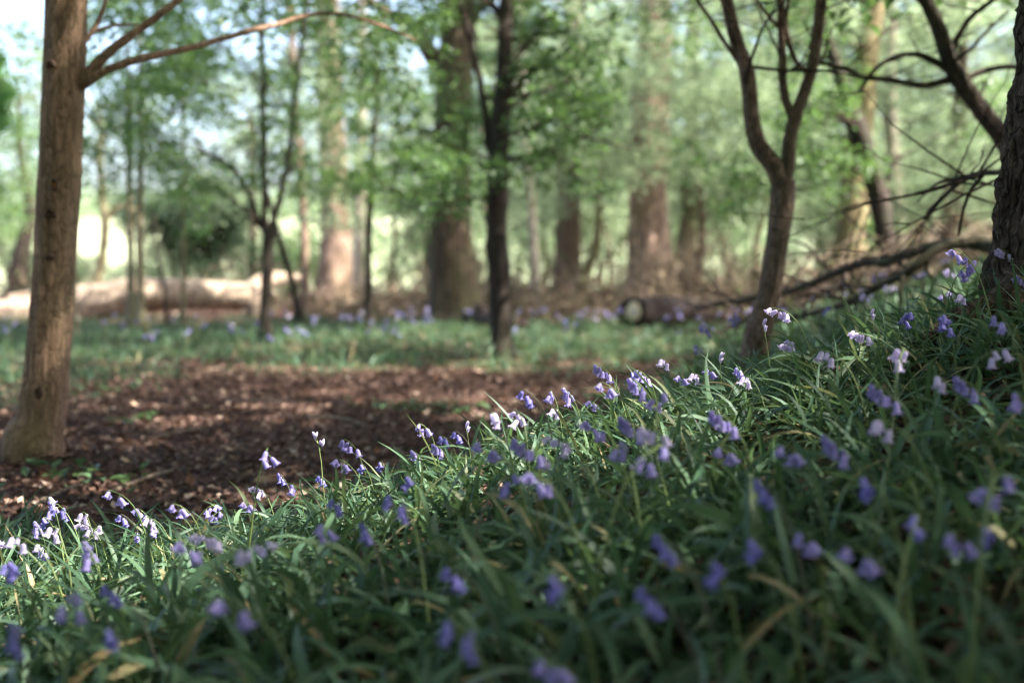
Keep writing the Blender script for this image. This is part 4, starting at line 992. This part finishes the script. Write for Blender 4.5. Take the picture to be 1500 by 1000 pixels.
class BB:
    """a bluebell stem kind: curve in the xz plane, bells hanging from its arched top"""
    def __init__(s, seed, nb, arch, colour, stem='flower_stem', bud=False):
        rg = np.random.default_rng(seed); H = .25; s.nb = nb; s.colour = colour; s.arch = arch; s.bud = bud
        pts = []; e = 1.52 - .1 * arch; p = np.array([0., 0., -.01]); N = 14; step = H * 1.08 / N
        for i in range(N + 1):
            pts.append(p.copy()); t_ = i / N
            e -= arch * (.015 + .30 * max(0, t_ - .5) ** 1.3 * 2.1)
            p = p + step * np.array([math.cos(e), rg.normal(0, .03), math.sin(e)])
        s.pts = np.array(pts); acc = Acc()
        acc.add(*tube(s.pts, np.linspace(.0022, .0011, len(pts)), 6, .02))
        s.bells = []
        for k in range(nb):
            t_ = 1 - (.025 + .022 * nb) * k / max(nb - 1, 1) if nb > 1 else 1; f = t_ * N; i = min(int(f), N - 1)
            q = s.pts[i] + (s.pts[i + 1] - s.pts[i]) * (f - i)
            side = rg.uniform(-1, 1) * 1.2; ln = rg.uniform(.007, .016)
            if bud: off = np.array([rg.uniform(-.3, .5), math.sin(side) * .5, .9]) * ln; rot = (math.pi + rg.normal(0, .4), rg.normal(.2, .3), rg.uniform(0, 6))
            else: off = np.array([.75 * math.cos(side), math.sin(side), -.35 + rg.uniform(-.2, .5)]) * ln; rot = (rg.normal(0, .38), rg.normal(-.25, .38), rg.uniform(0, 6.28))
            acc.add(*tube([q, q + off * .6 + [0, 0, .002], q + off], [.0008, .0007, .0008], 4, .01))
            s.bells.append((q + off, rot, rg.uniform(.85, 1.15)))
        o = acc.obj('flower_stem', stem); s.stem = o.data; bpy.data.objects.remove(o)
        s.head = np.mean([b[0] for b in s.bells], 0) + np.array([0, 0, -.008 if not bud else .008])
KINDS = [BB(1, 4, 1.15, 'bell_lilac'), BB(2, 5, .95, 'bell_violet'), BB(3, 3, 1.25, 'bell_sunlit_pale'), BB(4, 6, 1.0, 'bell_lilac'), BB(5, 2, .7, 'bell_violet'),
         BB(6, 3, .55, 'bell_lilac'), BB(7, 5, 1.3, 'bell_sunlit_pale'), BB(8, 3, 1.0, 'bell_violet', 'dark_flower_stem'), BB(9, 4, .2, 'bell_sunlit_pale', bud=True), BB(10, 7, 1.05, 'bell_violet')]
CN = {'bell_violet': 'deep violet', 'bell_lilac': 'lilac', 'bell_sunlit_pale': 'pale lilac'}
def pose(a): return 'nodding' if a > .9 else ('hanging' if a > .4 else 'in bud')
def size_word(s): return 'short ' if s < .85 else ('tall ' if s > 1.15 else '')
rB = np.random.default_rng(99); COUNT = [0]
def bluebell(base, k, s, rot, zone, group, lean=0.0, leaves=4):
    K = KINDS[k]
    root = empty('bluebell', base, f"{size_word(s)}{CN[K.colour]} bluebell with {NUM[K.nb]} {pose(K.arch)} {zone}", 'bluebell', group)
    root.rotation_euler = (lean, 0, rot); root.scale = (s, s, s)
    o = bpy.data.objects.new('flower_stem', K.stem); COL.objects.link(o); o.parent = root
    for i, (q, r, sc) in enumerate(K.bells):
        m = BUDS[K.colour] if K.bud else BELLS[K.colour][i % 3]
        o = bpy.data.objects.new('bud' if K.bud else 'bell', m); COL.objects.link(o); o.parent = root
        o.location = q; o.rotation_euler = r; g = sc * .99 / max(.5, s) ** .75; o.scale = (g, g, g)
    for i in range(leaves):
        o = bpy.data.objects.new('leaf', LEAFS[rB.integers(8)]); COL.objects.link(o); o.parent = root
        o.rotation_euler = (rB.normal(0, .08), rB.normal(0, .08), rB.uniform(0, 6.28)); g = rB.uniform(.6, .95); o.scale = (g, g, g)
    COUNT[0] += 1

HEADS = [(21,795),(51,774),(66,765),(78,742),(93,748),(82,780),(55,802),(120,775),(132,757),(140,777),(156,727),(156,747),(177,762),(193,753),(213,765),(204,792),(223,786),(255,748),(265,760),(252,792),(264,810),(279,789),(297,796),(225,739),(117,796),(105,816),(124,811),(139,831),(154,840),(184,801),(240,859),(258,849),(99,889),(3,798),(1,768),(10,837),(61,820),(154,874),
(388,675),(374,719),(396,728),(426,717),(357,741),(357,720),(330,739),(305,747),(316,755),(465,703),(489,681),(470,642),(487,744),(407,700),(459,783),(495,774),(476,802),(355,813),(330,900),(107,923),(162,937),(19,940),(16,978),(52,940),
(613,629),(665,640),(657,670),(635,667),(701,662),(695,673),(725,615),(750,615),(764,662),(764,585),(804,582),(830,579),(808,615),(860,598),(860,631),(879,546),(879,571),(885,634),(910,662),(923,552),(937,552),(929,568),(965,532),(954,552),(992,555),(967,590),(976,615),(918,629),(945,675),(989,703),(819,653),(794,678),(816,697),(780,708),(734,711),(783,763),(566,747),(552,692),(516,656),(527,700),(569,728),(596,708),(604,670),(538,780),(538,805),(505,802),(657,846),(670,940),(811,865),(805,986),(948,884),(975,806),(725,747),(951,642),(934,615),(723,642),(797,640),(681,626),(646,645),(709,695),
(1132,461),(1121,477),(1157,505),(1148,521),(1077,552),(1091,557),(1047,524),(1033,549),(1014,552),(1203,524),(1275,486),(1272,500),(1319,466),(1253,494),(1313,527),(1385,475),(1462,477),(1459,524),(1470,530),(1363,560),(1412,568),(1492,590),(1283,629),(1283,612),(1283,582),(1052,620),(1033,642),(1022,629),(1055,667),(1146,667),(1027,695),(1118,725),(1220,659),(1234,700),(1269,719),(1126,780),(1104,810),(1060,845),(1093,868),(1184,799),(1247,820),(1330,774),(1396,800),(1440,725),(1450,785),(1473,810),(1432,835),
(1402,376),(1414,373),(1419,396),(1461,372),(1485,411),(1465,429),(1402,436),(1384,473),(1463,470)]
BUDH = {(1275, 486), (1047, 524), (470, 642), (681, 626), (1121, 477)}
def zone_of(x, y):
    if x > .78 and y > 2.6: return 'beside the rough-barked tree', 'bluebells by the rough-barked tree'
    if y > 2.75: 
        if x < -.45: return 'at the bank foot beside leaf litter', 'bluebells at the foot of the bank'
        return 'on the bank crest above the clearing', 'bluebells on the bank crest'
    if y > 1.9: return 'on the slope below the bank crest', 'bluebells below the bank crest'
    return 'low on the shaded near slope', 'bluebells on the near slope'
kept = []
for (px, py) in HEADS:
    best = None
    k = 8 if (px, py) in BUDH else int(rB.choice([0, 1, 2, 3, 4, 5, 6, 7, 9], p=[.25, .06, .20, .16, .04, .13, .10, .04, .02]))
    if py > 690 and k != 8 and not (py < 820 and px < 420): k = int(rB.choice([4, 5, 7, 0, 1]))  # paler bells are kept for the sunlit crest
    s = rB.uniform(.78, 1.1)
    tall = .40 if px > 1380 and py < 450 else None
    for d in np.arange(1.0, 3.5, .02):
        q = P(px, py, d); h = q.z - ground(q.x, d)
        want = KINDS[k].head[2] * s
        if best is None or abs(h - want) < best[0] - 1e-4: best = (abs(h - want), d, h)
    _, d, h = best
    d3 = 3.02 + rB.normal(0, .10); q3 = P(px, py, d3); h3 = q3.z - ground(q3.x, d3)
    if .10 < h3 < .33 and rB.random() < .72: d, h = d3, h3
    s = max(.6, min(1.6, h / KINDS[k].head[2]))
    near = 16 if d > 2.6 else (40 if d > 1.9 else 70)
    if any(math.hypot(px - a, py - b) < (near * .55 + c * .45 if False else near) * .8 for a, b, c in kept): continue
    kept.append((px, py, near))
    rot = rB.uniform(2.2, 4.1) if rB.random() < .72 else rB.uniform(0, 6.28)
    hd_ = KINDS[k].head; off = Vector((math.cos(rot) * hd_[0] - math.sin(rot) * hd_[1], math.sin(rot) * hd_[0] + math.cos(rot) * hd_[1], 0)) * s
    q = P(px, py, d); bx, by = q.x - off.x, d - off.y; gz = ground(bx, by); s2 = max(.5, min(1.7, (q.z - gz) / hd_[2]))
    z, g = zone_of(bx, by)
    bluebell(Vector((bx, by, gz)), k, s2, rot, z, g, rB.normal(0, .04), 4)
# on the slope behind the crest
for i in range(45):
    y = rB.uniform(4.2, 9.5); x = np.interp(y, FOOT_D, FOOT_X) + rB.uniform(.5, 2.4)
    if abs(x) > .37 * y: continue
    bluebell(Vector((x, y, ground(x, y))), int(rB.integers(0, 8)), rB.uniform(.9, 1.25), rB.uniform(0, 6.28), 'behind the bank under the dead branches', 'bluebells behind the bank', 0, 2)
# far drift on the green floor
for i in range(110):
    y = rB.uniform(9.8, 17) ; x = rB.uniform(-.36, .2) * y
    if veg([x], [y])[0] < .4: continue
    bluebell(Vector((x, y, ground(x, y))), int(rB.choice([1, 3, 9, 0, 6])), rB.uniform(1.0, 1.35), rB.uniform(0, 6.28), 'on the green floor beyond the litter', 'bluebells beyond the leaf litter', 0, 1)
print('bluebells', COUNT[0], 'objects', len(bpy.data.objects))
